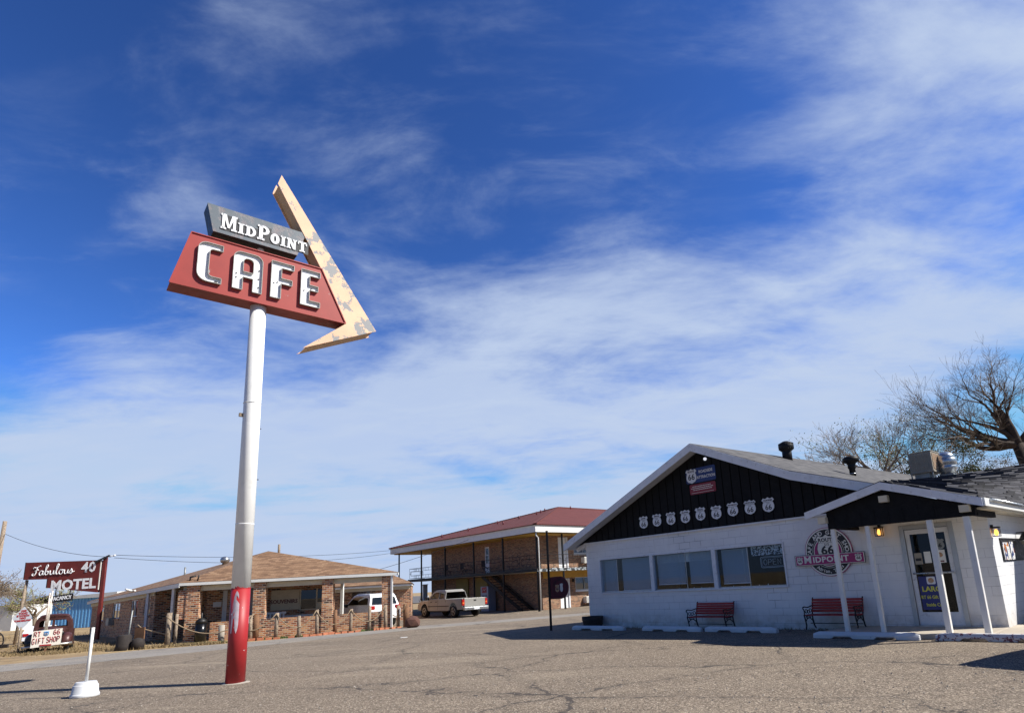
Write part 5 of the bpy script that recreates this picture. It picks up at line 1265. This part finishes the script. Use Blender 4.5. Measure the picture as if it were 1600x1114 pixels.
cs([(.28,.2),(.14,.26),(.04,.14),(.08,.02),(.2,.0),(.3,.12),(.24,.26),(.38,.2)],-3.03)
cs([(0,.18),(.06,.24),(.06,.06),(.14,0),(.26,.1),(.3,.24),(.28,.05),(.38,.04)],-2.68)
cs([(0,.04),(.14,.2),(.18,.28),(.24,.12),(.2,0),(.08,.02),(.2,.04),(.38,.12)],-2.33)
b.build('script_lettering',None,ms)
b=MB().mat('letter_white'); M_=lambda x,z:Tm(x,-.168,z+zb_,ry=R(-1.0))
b.text('40',.86,M_(-.98,4.13),.012,.022,sx=1.1,space=1.08); b.text('MOTEL',.84,M_(-1.92,3.12),.012,.028,sx=1.14,space=1.02); b.build('block_lettering',None,ms)
vb=MB().mat('sign_black').prism(P_([(-3.45,2.12),(-2.0,2.2),(-2.0,2.62),(-3.45,2.50)]),-.08,.08).build('vacancy_panel',None,ms)
MB().mat('letter_white').text('VACANCY',.30,Tm(-2.70,-.095,2.36+zb_,ry=R(-4)),.02,.008,sx=1.0).build('lettering',None,vb)
MB().mat('iron').box((-3.2,-.02,2.7),(-3.16,.02,3.2)).box((-2.2,-.02,2.8),(-2.16,.02,3.05)).build('hanger',None,ms)
MB().mat('motel_red').box((-.06,-.1,0),(.14,.1,4.92)).build('post',None,ms)
MB().mat('sign_white').box((-.19,-.15,2.95),(-.14,-.1,4.75)).build('light_strip',None,ms)
MB().mat('sign_black').beam((-.5,-.3,4.62),(.36,-.1,5.02),.1,.1).build('wire_arm',None,ms)
MB().mat('weathered_wood').tube([(-5.25,.0,3.75),(-5.6,.1,0)],.09,9).build('support_post',None,ms)
MB().mat('sign_white').tube([(.36,-.1,5.0),(.62,-.1,4.98)],.03,6).tube([(.62,-.1,4.98),(.78,-.1,5.03)],.045,6).build('insulator',None,ms)
def wire(name,label,a,c,sag,r_=.014):
    a,c=Vector(a),Vector(c); b=MB(); P=[]
    for k in range(25):
        u=k/24; q=a.lerp(c,u); q.z-=sag*4*u*(1-u); P.append(q-a)
    b.tube(P,r_,5); tag(b.build(name,'black_metal',loc=a),label,'cable')
# ------------------------------------------------------------------ utility pole and wires
MB().tube([(0,0,-.2),(0,0,8.1)],[.17,.12],12).tube([(0,0,0),(0,0,.01)],.01,4)
tag(MB().tube([(0,0,-.3),(0,0,8.0)],[.17,.12],12).build('utility_pole','weathered_wood',loc=(-40.35,42,0)),'leaning grey wooden utility pole at the left edge','pole').rotation_euler=(0,R(1.5),0)
wire('overhead_wire','thin wire from the utility pole down to the motel sign',(-40.0,42,7.1),(-29.1,37.8,4.72),.35)
wire('overhead_wire','upper of two thin wires running right from the motel sign',(-28.8,37.8,4.82),(-17.1,57.2,5.5),.35)
wire('overhead_wire','lower of two thin wires running right from the motel sign',(-28.9,37.8,4.66),(-16.5,56,5.2),.6)
wire('overhead_wire','short wire from the annex up to the motel gallery roof',(-14.9,42,2.9),(-8.3,47.2,5.3),.1)
# ------------------------------------------------------------------ old truck
def wheel(b_parent,x,y,z,r,w,ax='y',tm='tyre',rm='rim',spokes=5):
    M=Tm(x,y,z) if ax=='z' else Tm(x,y,z)@Matrix.Rotation(PI/2,4,'X')
    def lt(prof,mat,nm,par):
        b=MB().mat(mat); b.lathe((0,0,0),prof,24)
        for v in b.bm.verts: v.co=M@v.co
        return b.build(nm,None,par)
    W_=lt([(r*.62,-w/2),(r*.93,-w/2),(r,-w/2+.03),(r,w/2-.03),(r*.93,w/2),(r*.62,w/2)],tm,'wheel',b_parent)
    b=MB().mat(rm); b.lathe((0,0,0),[(r*.6,-w/2+.015),(r*.66,w/2+.004),(r*.58,w/2+.004),(r*.5,w/2-.05),(r*.16,w/2-.04),(r*.14,w/2+.01),(.01,w/2+.01)],20)
    for k in range(spokes):
        a=2*PI*k/spokes; b.beam((r*.1*math.cos(a),r*.1*math.sin(a),w/2-.01),(r*.58*math.cos(a),r*.58*math.sin(a),w/2-.01),.07,.02,up=(0,0,1))
    for v in b.bm.verts: v.co=M@v.co
    b.build('rim',None,W_); return W_
ot=thing('old_truck','rusty brown 1940s pickup facing the road behind a gift shop board','truck',(-23.0,26.9,-.13),R(36)); ot.scale=(.80,.85,.93)
# local: x right, -y towards the viewer
def ringbox(b,secs,n=20,close=True):
    rings=[]
    for (y,cx_,zc,hw,hh,pw) in secs:
        rg=[]
        for k in range(n):
            a=2*PI*k/n; c_,s_=math.cos(a),math.sin(a)
            rg.append(b.bm.verts.new((cx_+hw*math.copysign(abs(c_)**(2/pw),c_),y,zc+hh*math.copysign(abs(s_)**(2/pw),s_))))
        rings.append(rg)
    for p,q in zip(rings,rings[1:]):
        for k in range(n):
            f=b.face([p[k],p[(k+1)%n],q[(k+1)%n],q[k]]); 
            if f: f.smooth=True
    if close: b.face(rings[0][::-1]); b.face(rings[-1])
    return b
cabo=[(-.80,.55),(-.84,.9),(-.82,1.15),(-.76,1.42),(-.66,1.58),(-.50,1.66),(0,1.69),(.50,1.66),(.66,1.58),(.76,1.42),(.82,1.15),(.84,.9),(.80,.55)]
hl=[(-.62,1.13),(-.06,1.13),(-.06,1.46),(-.5,1.44),(-.6,1.36)]; hr=[(-x,z) for x,z in hl[::-1]]
b=MB().mat('rust_truck'); b.prism(cabo,1.0,1.05,holes=[hl,hr]); 
b.prism(cabo,2.0,2.05,holes=[[(-.5,1.15),(.5,1.15),(.48,1.42),(-.48,1.42)]])
k=len(cabo)
for i in range(k-1):
    a_,c_=cabo[i],cabo[i+1]
    b.poly([(a_[0],1.04,a_[1]),(c_[0],1.04,c_[1]),(c_[0],2.01,c_[1]),(a_[0],2.01,a_[1])])
ringbox(b,[(1.0,0,1.66-.09,.60,.05,2.6),(1.5,0,1.62,.66,.11,2.4),(2.0,0,1.6,.60,.08,2.6)])
b.build('cab','rust_truck',ot,recalc=False)
ringbox(MB(),[(-.72,0,.72,.20,.22,2.2),(-.68,0,.74,.30,.30,2.4),(-.2,0,.80,.40,.32,2.6),(.5,0,.84,.56,.30,2.6),(1.02,0,.86,.72,.28,2.8)]).build('hood','rust_truck',ot)
for s_ in (-1,1):
    ringbox(MB(),[(-.78,s_*.70,.42,.10,.10,2.2),(-.70,s_*.72,.48,.22,.24,2.3),(-.35,s_*.74,.58,.25,.30,2.4),(.1,s_*.76,.56,.23,.28,2.4),(.6,s_*.80,.38,.18,.16,2.4),(1.2,s_*.84,.30,.14,.07,2.4),(2.0,s_*.84,.28,.12,.05,2.4)]).build('fender','black_paint' if s_<0 else 'rust_truck',ot)
    MB().lathe((0,0,0),[(.02,-.1),(.09,-.06),(.11,0),(.10,.03),(.02,.04)],16).build('headlight','black_paint',ot).matrix_local=Tm(s_*.52,-.62,.84)@Matrix.Rotation(PI/2,4,'X')
    wheel(ot,s_*.76,-.32,.30,.33,.18) if False else None
    for yy in (-.30,2.9):
        bw=MB().lathe((0,0,0),[(.12,-.09),(.30,-.09),(.34,-.05),(.34,.05),(.30,.09),(.12,.09)],22); [setattr(v,'co',Tm(s_*.76,yy,.30)@Matrix.Rotation(PI/2,4,'Y')@v.co) for v in bw.bm.verts]; bw.build('wheel','tyre',ot)
MB().tube([(-1.02,-.78,.30),(-.8,-.90,.32),(-.3,-.95,.34),(.3,-.95,.36),(.8,-.90,.38),(1.0,-.78,.39)],.055,8).build('bumper','chrome_dull',ot)
b=MB()
for k in range(7): b.box((-.14+k*.045,-.75,.5),(-.125+k*.045,-.70,.95))
b.build('grille','black_metal',ot); MB().prism([(-.05,1.05),(.05,1.05),(.05,1.5),(-.05,1.5)],.97,1.0).build('windshield_post','rust_truck',ot)
MB().box((-.78,2.1,.5),(.78,4.0,.95)).build('bed','rust_truck',ot); MB().lathe((-.6,-.86,.48),[(.02,-.02),(.045,0),(.02,.05)],10).build('fog_light','sign_white',ot)
MB().lathe((-.35,-.6,.0),[(.01,0),(.02,.9)],4) 
# gift shop board with two tall poles
gb=thing('gift_shop_board','white board lettered RT 66 Gift Shop propped on the old truck front','sign',(-22.45,26.1,-.12),R(34)); gb.scale=(.66,1,.93)
MB().mat('board_white').prism([(-.74,.28),(.72,.36),(.74,1.06),(-.72,1.00)],0,.02).build('panel',None,gb)
b=MB().mat('letter_red')
def blk(b,txt,x,z,w,h,r_=.017,sl=.04,y=-.005):
    for ch in txt:
        g_=FONT.get(ch)
        if g_: 
            for p in g_: b.tube([(x+a*w,y,z+c*h+x*sl) for a,c in p],r_,5)
        x+=w*(1.35 if ch!=' ' else .8)
FONT={'R':[[(0,0),(0,1),(.7,1),(.9,.85),(.9,.65),(.7,.5),(0,.5)],[(.5,.5),(.95,0)]],'T':[[(0,1),(1,1)],[(.5,1),(.5,0)]],
 '6':[[(.85,.95),(.6,1),(.3,.95),(.1,.7),(.05,.35),(.15,.08),(.4,0),(.7,0),(.9,.15),(.92,.35),(.75,.52),(.4,.54),(.1,.38)]],
 'G':[[(.9,.85),(.7,1),(.3,1),(.05,.75),(.05,.25),(.3,0),(.7,0),(.92,.15),(.92,.45),(.6,.45)]],'I':[[(.4,0),(.4,1)]],'F':[[(0,0),(0,1),(.85,1)],[(0,.52),(.7,.52)]],
 'S':[[(.9,.85),(.65,1),(.25,1),(.05,.8),(.15,.58),(.75,.44),(.92,.22),(.7,0),(.25,0),(.03,.15)]],'H':[[(0,0),(0,1)],[(.85,0),(.85,1)],[(0,.5),(.85,.5)]],
 'O':[[(.45+.45*math.cos(k*PI/6),.5+.5*math.sin(k*PI/6)) for k in range(13)]],'P':[[(0,0),(0,1),(.7,1),(.9,.85),(.9,.62),(.7,.48),(0,.48)]]}
blk(b,'RT',-.62,.78,.13,.20); blk(b,'66',.32,.80,.13,.20); blk(b,'GIFT',-.68,.47,.115,.23); blk(b,'SHOP',.02,.48,.125,.23); b.box((-.30,-.02,.34),(.27,.0,.40)); b.build('lettering',None,gb)
MB().mat('blue_steel').prism([(x-.03,z+.88) for x,z in shield(.28,.2)],-.02,-.004).mat('road_blue').prism([(x-.03,z+.87) for x,z in shield(.2,.13)],-.028,-.0205).mat('sign_white').text('US 66',.07,Tm(-.03,-.034,.86),.006,.002).build('shield_emblem',None,gb)
for (xa,za,xb,zb2,m_) in ((-.16,1.0,-.12,2.66,'rusty_white'),(-.05,1.0,.0,2.76,'rusty_white'),(-.10,1.0,-.08,2.4,'rusty_white')):
    MB().tube([(xa,.06,za),(xb,.06,zb2)],.038,8).build('support_pole',m_,gb)
MB().box((-.05,.03,-.02),(.05,.08,.4)).build('foot','brown_wood',gb)
# diamond sign
dg=thing('diamond_sign','grey diamond sign with rows of dark red lettering left of the old truck','sign',(-23.5,26.0,-.14),R(35)); dg.scale=(.68,1,.95)
MB().tube([(0,.03,-.1),(0,.03,1.2)],.06,8).build('post','weathered_wood',dg)
MB().mat('galvboard').prism([(0,1.08),(.50,1.58),(.03,2.10),(-.48,1.60)],-.015,.01).build('panel',None,dg)
b=MB().mat('letter_red')
for i,(tx,s_) in enumerate((('ONE',.11),('TODAY',.11),('IS WORTH',.11),('TWO',.11),('TOMORROWS',.105))): b.text(tx,s_,Tm(.02,-.02,1.90-i*.105,ry=R(-2)),.008,.007,sx=1.12)
b.build('lettering',None,dg); MB().mat('iron').tube([(0,-.02,1.2),(0,-.016,1.2)],.02,6).build('bolt',None,dg)
# dark pickup parked behind the old truck, by the blue building
def simple_car(name,label,cat,loc,rz,prof,glassp,W_,body,wheels,r_,tint='dark_glass'):
    t=thing(name,label,cat,loc,rz)
    # profile in (x length, z); vehicle runs along local x, +x front
    b=MB(); T=lambda x,y,z:(x,y*(1-.16*max(0,min(1,(z-.95)/.7))),z)
    arches=[]
    b.prism(prof,-W_/2,W_/2,T=T); bo=b.build('body',body,t,bevel=.05,seg=2)
    return t,bo
p=(-31.0,44.5); t,bo=simple_car('dark_pickup','dark pickup parked behind the rusty truck beside the brick wing','pickup truck',(p[0],p[1],-.2),R(100),[(-2.6,.45),(2.5,.45),(2.6,.7),(2.5,1.0),(1.3,1.12),(.6,1.7),(-.7,1.72),(-.9,1.15),(-2.6,1.1)],None,1.9,'black_car',None,.38)
for x in (-1.7,1.7):
    for y in (-.85,.85): wheel(t,x,y,.38,.38,.24)
MB().box((-.6,-.78,1.18),(.6,.78,1.6)).box((-.88,-.7,1.2),(-.80,.7,1.62)).build('window_glass','car_glass',t)
MB().box((.9,-1.2,1.05),(1.1,-.98,1.3)).box((.9,.98,1.05),(1.1,1.2,1.3)).build('mirror','black_car',t)
# white car with red tail behind diamond sign
p=(-31.4,36.2); t,bo=simple_car('white_hatchback','white car with a red tail lamp partly hidden behind the diamond sign','car',(p[0],p[1],-.2),R(120),[(-2.1,.35),(2.1,.35),(2.2,.6),(2.0,.85),(1.1,.95),(.3,1.42),(-1.4,1.45),(-2.05,.95)],None,1.7,'white_car',None,.3)
for x in (-1.35,1.35):
    for y in (-.75,.75): wheel(t,x,y,.3,.3,.2)
t.scale=(.72,.72,.72); MB().box((-1.3,-.72,1.0),(.4,.72,1.34)).build('window_glass','car_glass',t); MB().box((-2.12,-.78,.72),(-2.0,-.45,.92)).box((-2.12,.45,.72),(-2.0,.78,.92)).build('tail_lamp','tail_red',t)
# farm implement at far left
fi=thing('farm_implement','old dark wooden farm implement with iron wheel at far left','farm implement',(-27.6,28.2,-.16),R(10))
MB().box((-1.1,-.1,.22),(1.0,0,.36)).box((-1.1,.6,.22),(1.0,.7,.36)).box((-.9,-.1,.3),(-.75,.7,.55)).build('frame','barrel',fi)
b=MB()
for x in (-.3,.35): b.beam((x,0,.3),(x-.15,0,.75),.08,.06)
b.build('handle','barrel',fi)
b=MB().tube([(.6+.42*math.cos(a*PI/10),.3,.55+.42*math.sin(a*PI/10)) for a in range(21)],.03,6)
for k in range(4): b.tube([(.6-.42*math.cos(k*PI/4),.3,.55-.42*math.sin(k*PI/4)),(.6+.42*math.cos(k*PI/4),.3,.55+.42*math.sin(k*PI/4))],.015,5)
b.build('wheel','barrel',fi)
t=thing('brick_planter','low brick planter box at the far left edge of the lot','planter',(-33.6,34.6,-.2),R(5)); MB().box((-.6,0,0),(.6,.6,.85)).build('box','red_brick_edge',t); MB().box((-.65,-.03,.85),(.65,.63,.93)).build('cap','concrete',t)

# ------------------------------------------------------------------ silver pickup (rear three quarter view)
HD=PI/2+R(43.38)   # heading: direction az -43.38
tk=thing('silver_pickup','silver extended cab pickup parked under the motel gallery','pickup truck',(-7.45,40.26,-.195),HD)
# local x forward from the rear axle; width along y (left side = +y)
# rear-left wheel at (-8.11,39.81): left side is towards -? compute: local y=+.8 -> world
WB=3.65; HW=.93
lower=[(-1.12,.62),(-1.14,1.08)]  # placeholder
def arch(cx_,r_,z0_,n=8): return [(cx_-r_*math.cos(PI*k/n),z0_+r_*math.sin(PI*k/n)) for k in range(n+1)]
side=[(-1.10,.50)]+[(x,z) for x,z in arch(0,.45,.48)]+[(.6,.42),(WB-.6,.42)]+[(x,z) for x,z in arch(WB,.45,.46)]+[(4.45,.46),(4.55,.62),(4.52,.86),(4.35,1.03),(2.75,1.14),(2.55,1.14),(1.05,1.14),(1.02,1.14),(.98,1.16),(-1.10,1.16)]
T=lambda x,y,z:(x,y*(1-.10*max(0,min(1,(z-.75)/.45))*(1 if x>1 else .3)) if z>.75 else y*(1-.04*max(0,(.62-z)/.2)),z)
MB().prism(side,HW-.06,HW,T=T).prism(side,-HW,-HW+.06,T=T).build('body_side','silver_car',tk,bevel=.02,seg=2)
b=MB().mat('silver_car')
b.box((2.72,-.84,1.05),(4.3,.84,1.10)); b.hexa([(4.2,-.86,.5),(4.54,-.82,.5),(4.54,.82,.5),(4.2,.86,.5),(4.2,-.86,1.04),(4.40,-.8,.98),(4.40,.8,.98),(4.2,.86,1.04)]); b.build('hood',None,tk,bevel=.02)
MB().box((-1.06,-HW+.07,.66),(1.0,HW-.07,.70)).box((.98,-HW+.07,.66),(1.02,HW-.07,1.14)).build('bed_floor','black_metal',tk)
MB().box((.9,-.8,.35),(4.3,.8,.6)).box((-1,-.4,.4),(1,.4,.55)).build('chassis','black_metal',tk)
b=MB().mat('silver_car').box((-1.14,-.78,.66),(-1.08,.78,1.17)); tg=b.build('tailgate',None,tk,bevel=.015,seg=2)
MB().mat('iron').box((-1.152,-.09,.98),(-1.14,.09,1.06)).build('handle',None,tg); MB().mat('chrome_dull').box((-1.15,.40-1.0,.74),(-1.14,-.35,.77)).build('badge',None,tg)
b=MB().mat('galv').hexa([(-1.34,-.90,.44),(-1.12,-.90,.44),(-1.12,.90,.44),(-1.34,.90,.44),(-1.34,-.90,.62),(-1.12,-.90,.66),(-1.12,.90,.66),(-1.34,.90,.62)]); bp=b.build('rear_bumper',None,tk,bevel=.02,seg=2)
MB().mat('plate').box((-1.352,-.2,.46),(-1.341,.2,.6)).build('licence_plate',None,bp); MB().mat('iron').box((-1.5,-.04,.36),(-1.2,.04,.42)).build('tow_hitch',None,bp)
for s_ in (-1,1):
    b=MB().mat('tail_red').box((-1.155,s_*.86-.075,.74),(-1.02,s_*.86+.085,1.10)).mat('tail_amber').box((-1.158,s_*.86-.06,.84),(-1.153,s_*.86+.065,.93)); b.build('tail_lamp',None,tk,bevel=.008)
# cab greenhouse
def cabp(y0_,inset): return None
gl=[(1.02,1.12),(1.10,1.62),(1.30,1.72),(2.45,1.72),(2.75,1.62),(3.35,1.13)]
TT=lambda x,y,z:(x,y*(1-.20*max(0,(z-1.12)/.6)),z)
b=MB().mat('silver_car'); hol=[[(1.22,1.2),(1.28,1.56),(1.84,1.60),(1.84,1.2)],[(1.93,1.2),(1.93,1.60),(2.42,1.60),(2.62,1.55),(3.02,1.2)]]
b.prism(gl,.82,.87,holes=hol,T=TT); b.prism(gl,-.87,-.82,holes=hol,T=TT)
b.hexa([(1.26,-.70,1.70),(2.48,-.70,1.70),(2.48,.70,1.70),(1.26,.70,1.70),(1.32,-.68,1.755),(2.42,-.68,1.755),(2.42,.68,1.755),(1.32,.68,1.755)])
b.box((1.0,-.86,1.08),(1.06,.86,1.17)); b.hexa([(1.08,-.74,1.60),(1.14,-.74,1.58),(1.14,.74,1.58),(1.08,.74,1.60),(1.26,-.70,1.72),(1.34,-.70,1.70),(1.34,.70,1.70),(1.26,.70,1.72)])
b.build('cab',None,tk,bevel=.01)
b=MB()
b.prism([(1.06,1.14),(1.12,1.66),(2.4,1.70),(2.7,1.60),(3.3,1.14)],.825,.83,T=TT).prism([(1.06,1.14),(1.12,1.66),(2.4,1.70),(2.7,1.60),(3.3,1.14)],-.83,-.825,T=TT)
b.hexa([(1.05,-.80,1.15),(1.06,-.80,1.15),(1.06,.80,1.15),(1.05,.80,1.15),(1.12,-.70,1.62),(1.13,-.70,1.62),(1.13,.70,1.62),(1.12,.70,1.62)]); b.hexa([(3.3,-.8,1.14),(3.31,-.8,1.14),(3.31,.8,1.14),(3.3,.8,1.14),(2.7,-.7,1.62),(2.71,-.7,1.62),(2.71,.7,1.62),(2.7,.7,1.62)])
b.build('window_glass','car_glass',tk)
MB().box((1.08,-.8,1.0),(3.2,.8,1.12)).box((1.6,-.6,1.1),(1.8,.6,1.5)).build('seats','cloth_dark',tk)
b=MB().mat('black_metal')
for xx in (1.88,3.02): b.box((xx-.006,HW-.002,.5),(xx+.006,HW+.002,1.12)); b.box((xx-.006,-HW-.002,.5),(xx+.006,-HW+.002,1.12))
b.box((.5,HW-.003,.70),(WB-.5,HW+.006,.74)); b.box((1.98,HW,.98),(2.16,HW+.02,1.02)); b.box((2.6,HW,.98),(2.8,HW+.02,1.02)); b.build('trim',None,tk)
for s_ in (-1,1): MB().box((2.95,s_*.93-.02,1.12),(3.08,s_*1.14+.02,1.34)).build('mirror','black_metal',tk,bevel=.03)
for x in (0,WB):
    for s_ in (1,-1):
        wh=wheel(tk,0,0,0,.38,.25); wh.matrix_local=Matrix.Translation((x,s_*(HW-.14),.385))@(Matrix.Rotation(PI,4,'Z') if s_<0 else Matrix.Identity(4))@Matrix.Rotation(PI,4,'X')
# ------------------------------------------------------------------ white suv
sv=thing('white_suv','white sport utility vehicle parked behind the brick porch columns','suv',(-11.05,33.9,-.19),HD)
WB=2.7; HW=.90
side=[(-.85,.45)]+arch(0,.40,.42)+[(.5,.36),(WB-.5,.36)]+arch(WB,.40,.42)+[(3.5,.42),(3.6,.6),(3.5,.95),(2.95,1.10),(2.2,1.14),(-.80,1.14),(-.90,.9)]
T=lambda x,y,z:(x,y*(1-.08*max(0,min(1,(z-.75)/.4))),z)
MB().prism(side,-HW,HW,T=T).build('body','white_car',sv,bevel=.04,seg=3)
gl=[(-.78,1.12),(-.62,1.55),(-.45,1.74),(1.2,1.76),(1.55,1.68),(2.35,1.13)]
TT=lambda x,y,z:(x,y*(1-.20*max(0,(z-1.12)/.62)),z)
MB().prism(gl,-.86,.86,T=TT).build('cabin','white_car',sv,bevel=.05,seg=3)
MB().prism([(-.52,1.2),(-.36,1.52),(.4,1.62),(1.2,1.62),(1.5,1.55),(2.1,1.19)],-.872,.872,T=TT).hexa([(-.80,-.7,1.2),(-.5,-.7,1.2),(-.5,.7,1.2),(-.80,.7,1.2),(-.665,-.62,1.55),(-.5,-.62,1.55),(-.5,.62,1.55),(-.665,.62,1.55)]).build('window_glass','car_glass',sv)
for s_ in (-1,1):
    MB().box((-.92,s_*.72-.13,.92),(-.72,s_*.72+.14,1.12)).build('tail_lamp','tail_red',sv,bevel=.02); MB().box((1.85,s_*.92-.02,1.08),(2.02,s_*1.05+.02,1.26)).build('mirror','black_car',sv,bevel=.02)
    MB().tube([(-.3,s_*.62,1.79),(1.1,s_*.62,1.80)],.02,6).build('roof_rail','galv_dull',sv)
MB().box((-.94,-.25,.72),(-.90,.25,.86)).build('licence_plate','plate',sv); MB().box((-.96,-.85,.42),(-.84,.85,.62)).build('rear_bumper','white_car',sv,bevel=.03)
for x in (0,WB):
    for s_ in (1,-1):
        wh=wheel(sv,0,0,0,.36,.22); wh.matrix_local=Matrix.Translation((x,s_*(HW-.11),.36))@(Matrix.Rotation(PI,4,'Z') if s_<0 else Matrix.Identity(4))@Matrix.Rotation(PI,4,'X')
# ------------------------------------------------------------------ suv copy added outside the view to cast the shadow on the lot
def copy_tree(o,parent=None):
    c=o.copy(); COL.objects.link(c); c.parent=parent
    for ch in list(o.children): copy_tree(ch,c)
    return c
pc=copy_tree(sv); pc.location=(8.15,9.05,.004); pc.rotation_euler=(0,0,R(33))
pc['label']='unseen suv added just beyond the right edge to cast the rounded shadow on the lot'
# ================================================================== trees (bare)
def bare_tree(name,label,loc,h,r_,mats,seed,lean=(0,0),levels=6,spread=.55,droop=.0,limbs=None,twig=.006,buds=None,nbud=0,trunk_h=.35,segn=3,kids=(2,3),sc0=.62,group=None,bend=.18,twigm=None):
    rnd=random.Random(seed); t=thing(name,label,'tree',loc,0,group); tb=MB().mat(mats); cb=MB().mat(mats); bb=MB().mat(buds) if buds else None
    ends=[]
    def grow(p,d,L,r0_,lev):
        n=5 if lev<2 else (4 if lev<4 else 3); pts=[p]; rad=[r0_]; q=p.copy(); dd=d.copy(); r1_=max(twig,r0_*(.55 if lev<levels-1 else .35))
        for k in range(n):
            dd=(dd+Vector((rnd.gauss(0,bend),rnd.gauss(0,bend),rnd.gauss(0,bend*.7)+(.03 if lev>3 else 0)-droop*(1 if 0<lev<4 else -.6)*.12))).normalized()
            q=q+dd*L/n; pts.append(q.copy()); rad.append(r0_+(r1_-r0_)*(k+1)/n)
        (tb if lev==0 else cb.mat((twigm or mats) if lev>=max(3,levels-3) else mats)).tube(pts,rad,10 if lev==0 else (7 if lev<2 else (4 if lev<4 else 3)),cap=lev<3)
        if lev>=levels:
            ends.append(q.copy()); return
        m_=rnd.randint(*kids)+(1 if lev>=3 else 0)
        for k in range(m_):
            u=1.0 if k==0 else rnd.uniform(.35,.95); i=min(n,max(1,int(round(u*n)))); base=pts[i]
            ax_=Vector((rnd.gauss(0,1),rnd.gauss(0,1),rnd.gauss(0,.6))); ax_=(ax_-dd*ax_.dot(dd)).normalized()
            sp_=rnd.uniform(.5,1.25)*spread*(.6 if k==0 else 1.2)
            nd=(dd+ax_*sp_+Vector((0,0,.10))).normalized()
            grow(base,nd,L*rnd.uniform(.66,.92)*(1.0 if k==0 else .85),rad[i]*(.8 if k==0 else rnd.uniform(.45,.68)),lev+1)
    p=Vector((0,0,-.3)); top=Vector((lean[0],lean[1],h*trunk_h)); 
    pts=[p,p.lerp(top,.5)+Vector((rnd.gauss(0,.1),rnd.gauss(0,.1),0)),top]; tb.tube(pts,[r_*1.15,r_*.95,r_*.8],12)
    L0=h*(1-trunk_h)*.42
    if limbs:
        for (dx,dy,dz,l_,rr) in limbs: grow(top+Vector((0,0,-.1)),Vector((dx,dy,dz)).normalized(),l_,rr,1)
    else:
        for k in range(4):
            a=2*PI*k/4+rnd.uniform(-.4,.4); grow(top,Vector((math.cos(a)*spread,math.sin(a)*spread,1)).normalized(),L0,r_*.6,1)
    tb.build('trunk',None,t); cb.build('crown',None,t)
    if bb:
        for _ in range(nbud):
            e=rnd.choice(ends)+Vector((rnd.gauss(0,.18),rnd.gauss(0,.18),rnd.gauss(0,.18))); s_=rnd.uniform(.02,.05); a=rnd.uniform(0,PI)
            bb.poly([e+Vector((s_*math.cos(a),s_*math.sin(a),0)),e+Vector((0,0,s_*1.6)),e+Vector((-s_*math.cos(a),-s_*math.sin(a),0))])
        bb.build('buds',None,t,recalc=False)
    return t
bare_tree('bare_tree','big dark bare tree with a leaning trunk behind the right wing roof',(26.6,33,-.2),13.2,.36,'bark',11,lean=(-1.7,0,),trunk_h=.60,levels=6,spread=.62,
  limbs=[(-.35,0,1,1.6,.28),(-1.0,.1,.34,2.5,.26),(-.55,-.2,.25,2.1,.18),(-.25,.2,1.1,2.2,.20),(.25,0,1.2,2.3,.22),(.9,.2,.7,2.4,.22),(-.9,-.1,-.10,2.0,.16),(.7,-.3,.2,2.1,.16),(-1.0,.2,.12,2.6,.2),(-.7,0,.65,2.2,.16)],twig=.0055,kids=(2,4),twigm='twig')
bare_tree('bare_tree','bare tree at the right edge beyond the big leaning tree',(33.5,36,-.2),12.4,.45,'bark',5,lean=(-.4,0),trunk_h=.45,levels=6,spread=.5,twig=.0055,twigm='twig')
bare_tree('bare_tree','brown bare tree arching left behind the pipe vent of the cafe roof',(18.4,34,-.2),9.9,.34,'bark_pale',23,lean=(-.9,0),trunk_h=.62,levels=6,spread=.6,
  limbs=[(-1.0,.1,.5,2.1,.18),(-.9,-.1,.05,1.8,.14),(-.3,0,1,1.6,.16),(.3,.1,1,1.7,.15),(-.6,.2,.9,1.9,.14),(.8,0,.7,1.5,.1)],twig=.007,kids=(3,3))
bare_tree('budding_tree','pale green budding tree behind the cafe roof, left of the cooler',(19.6,37,-.2),10.0,.2,'bark_pale',31,levels=5,spread=.42,trunk_h=.45,buds='bud_green',nbud=4200,twig=.007)
bare_tree('budding_tree','second thin budding tree close to the evaporative cooler',(21.8,36,-.2),9.7,.16,'bark_pale',37,levels=5,spread=.38,trunk_h=.6,buds='bud_green',nbud=1600,twig=.007)
bare_tree('green_bush_tree','small olive green bush tree showing beside the cooler',(20.9,33,-.2),7.5,.15,'bark_pale',41,levels=5,spread=.5,trunk_h=.55,buds='bush_green',nbud=9000,twig=.01)
bare_tree('bare_tree','dense bare grey tree at the far left behind the diamond sign',(-48.5,50,-.2),5.4,.26,'bark_left',51,levels=6,spread=.9,trunk_h=.25,twig=.018,kids=(3,4),buds='bark_left',nbud=9000)
bare_tree('bare_tree','smaller bare tree with green tinge beside the grey support pole',(-49.5,56,-.2),4.6,.2,'bark_left',57,levels=6,spread=.8,trunk_h=.3,twig=.016,buds='bud_green',nbud=2600)
bare_tree('bare_tree','pale bare shrub tree cut by the left picture edge',(-52.5,50.5,-.2),5.4,.2,'bark_left',63,levels=6,spread=.9,trunk_h=.25,twig=.018,kids=(3,3),buds='bark_left',nbud=7000)
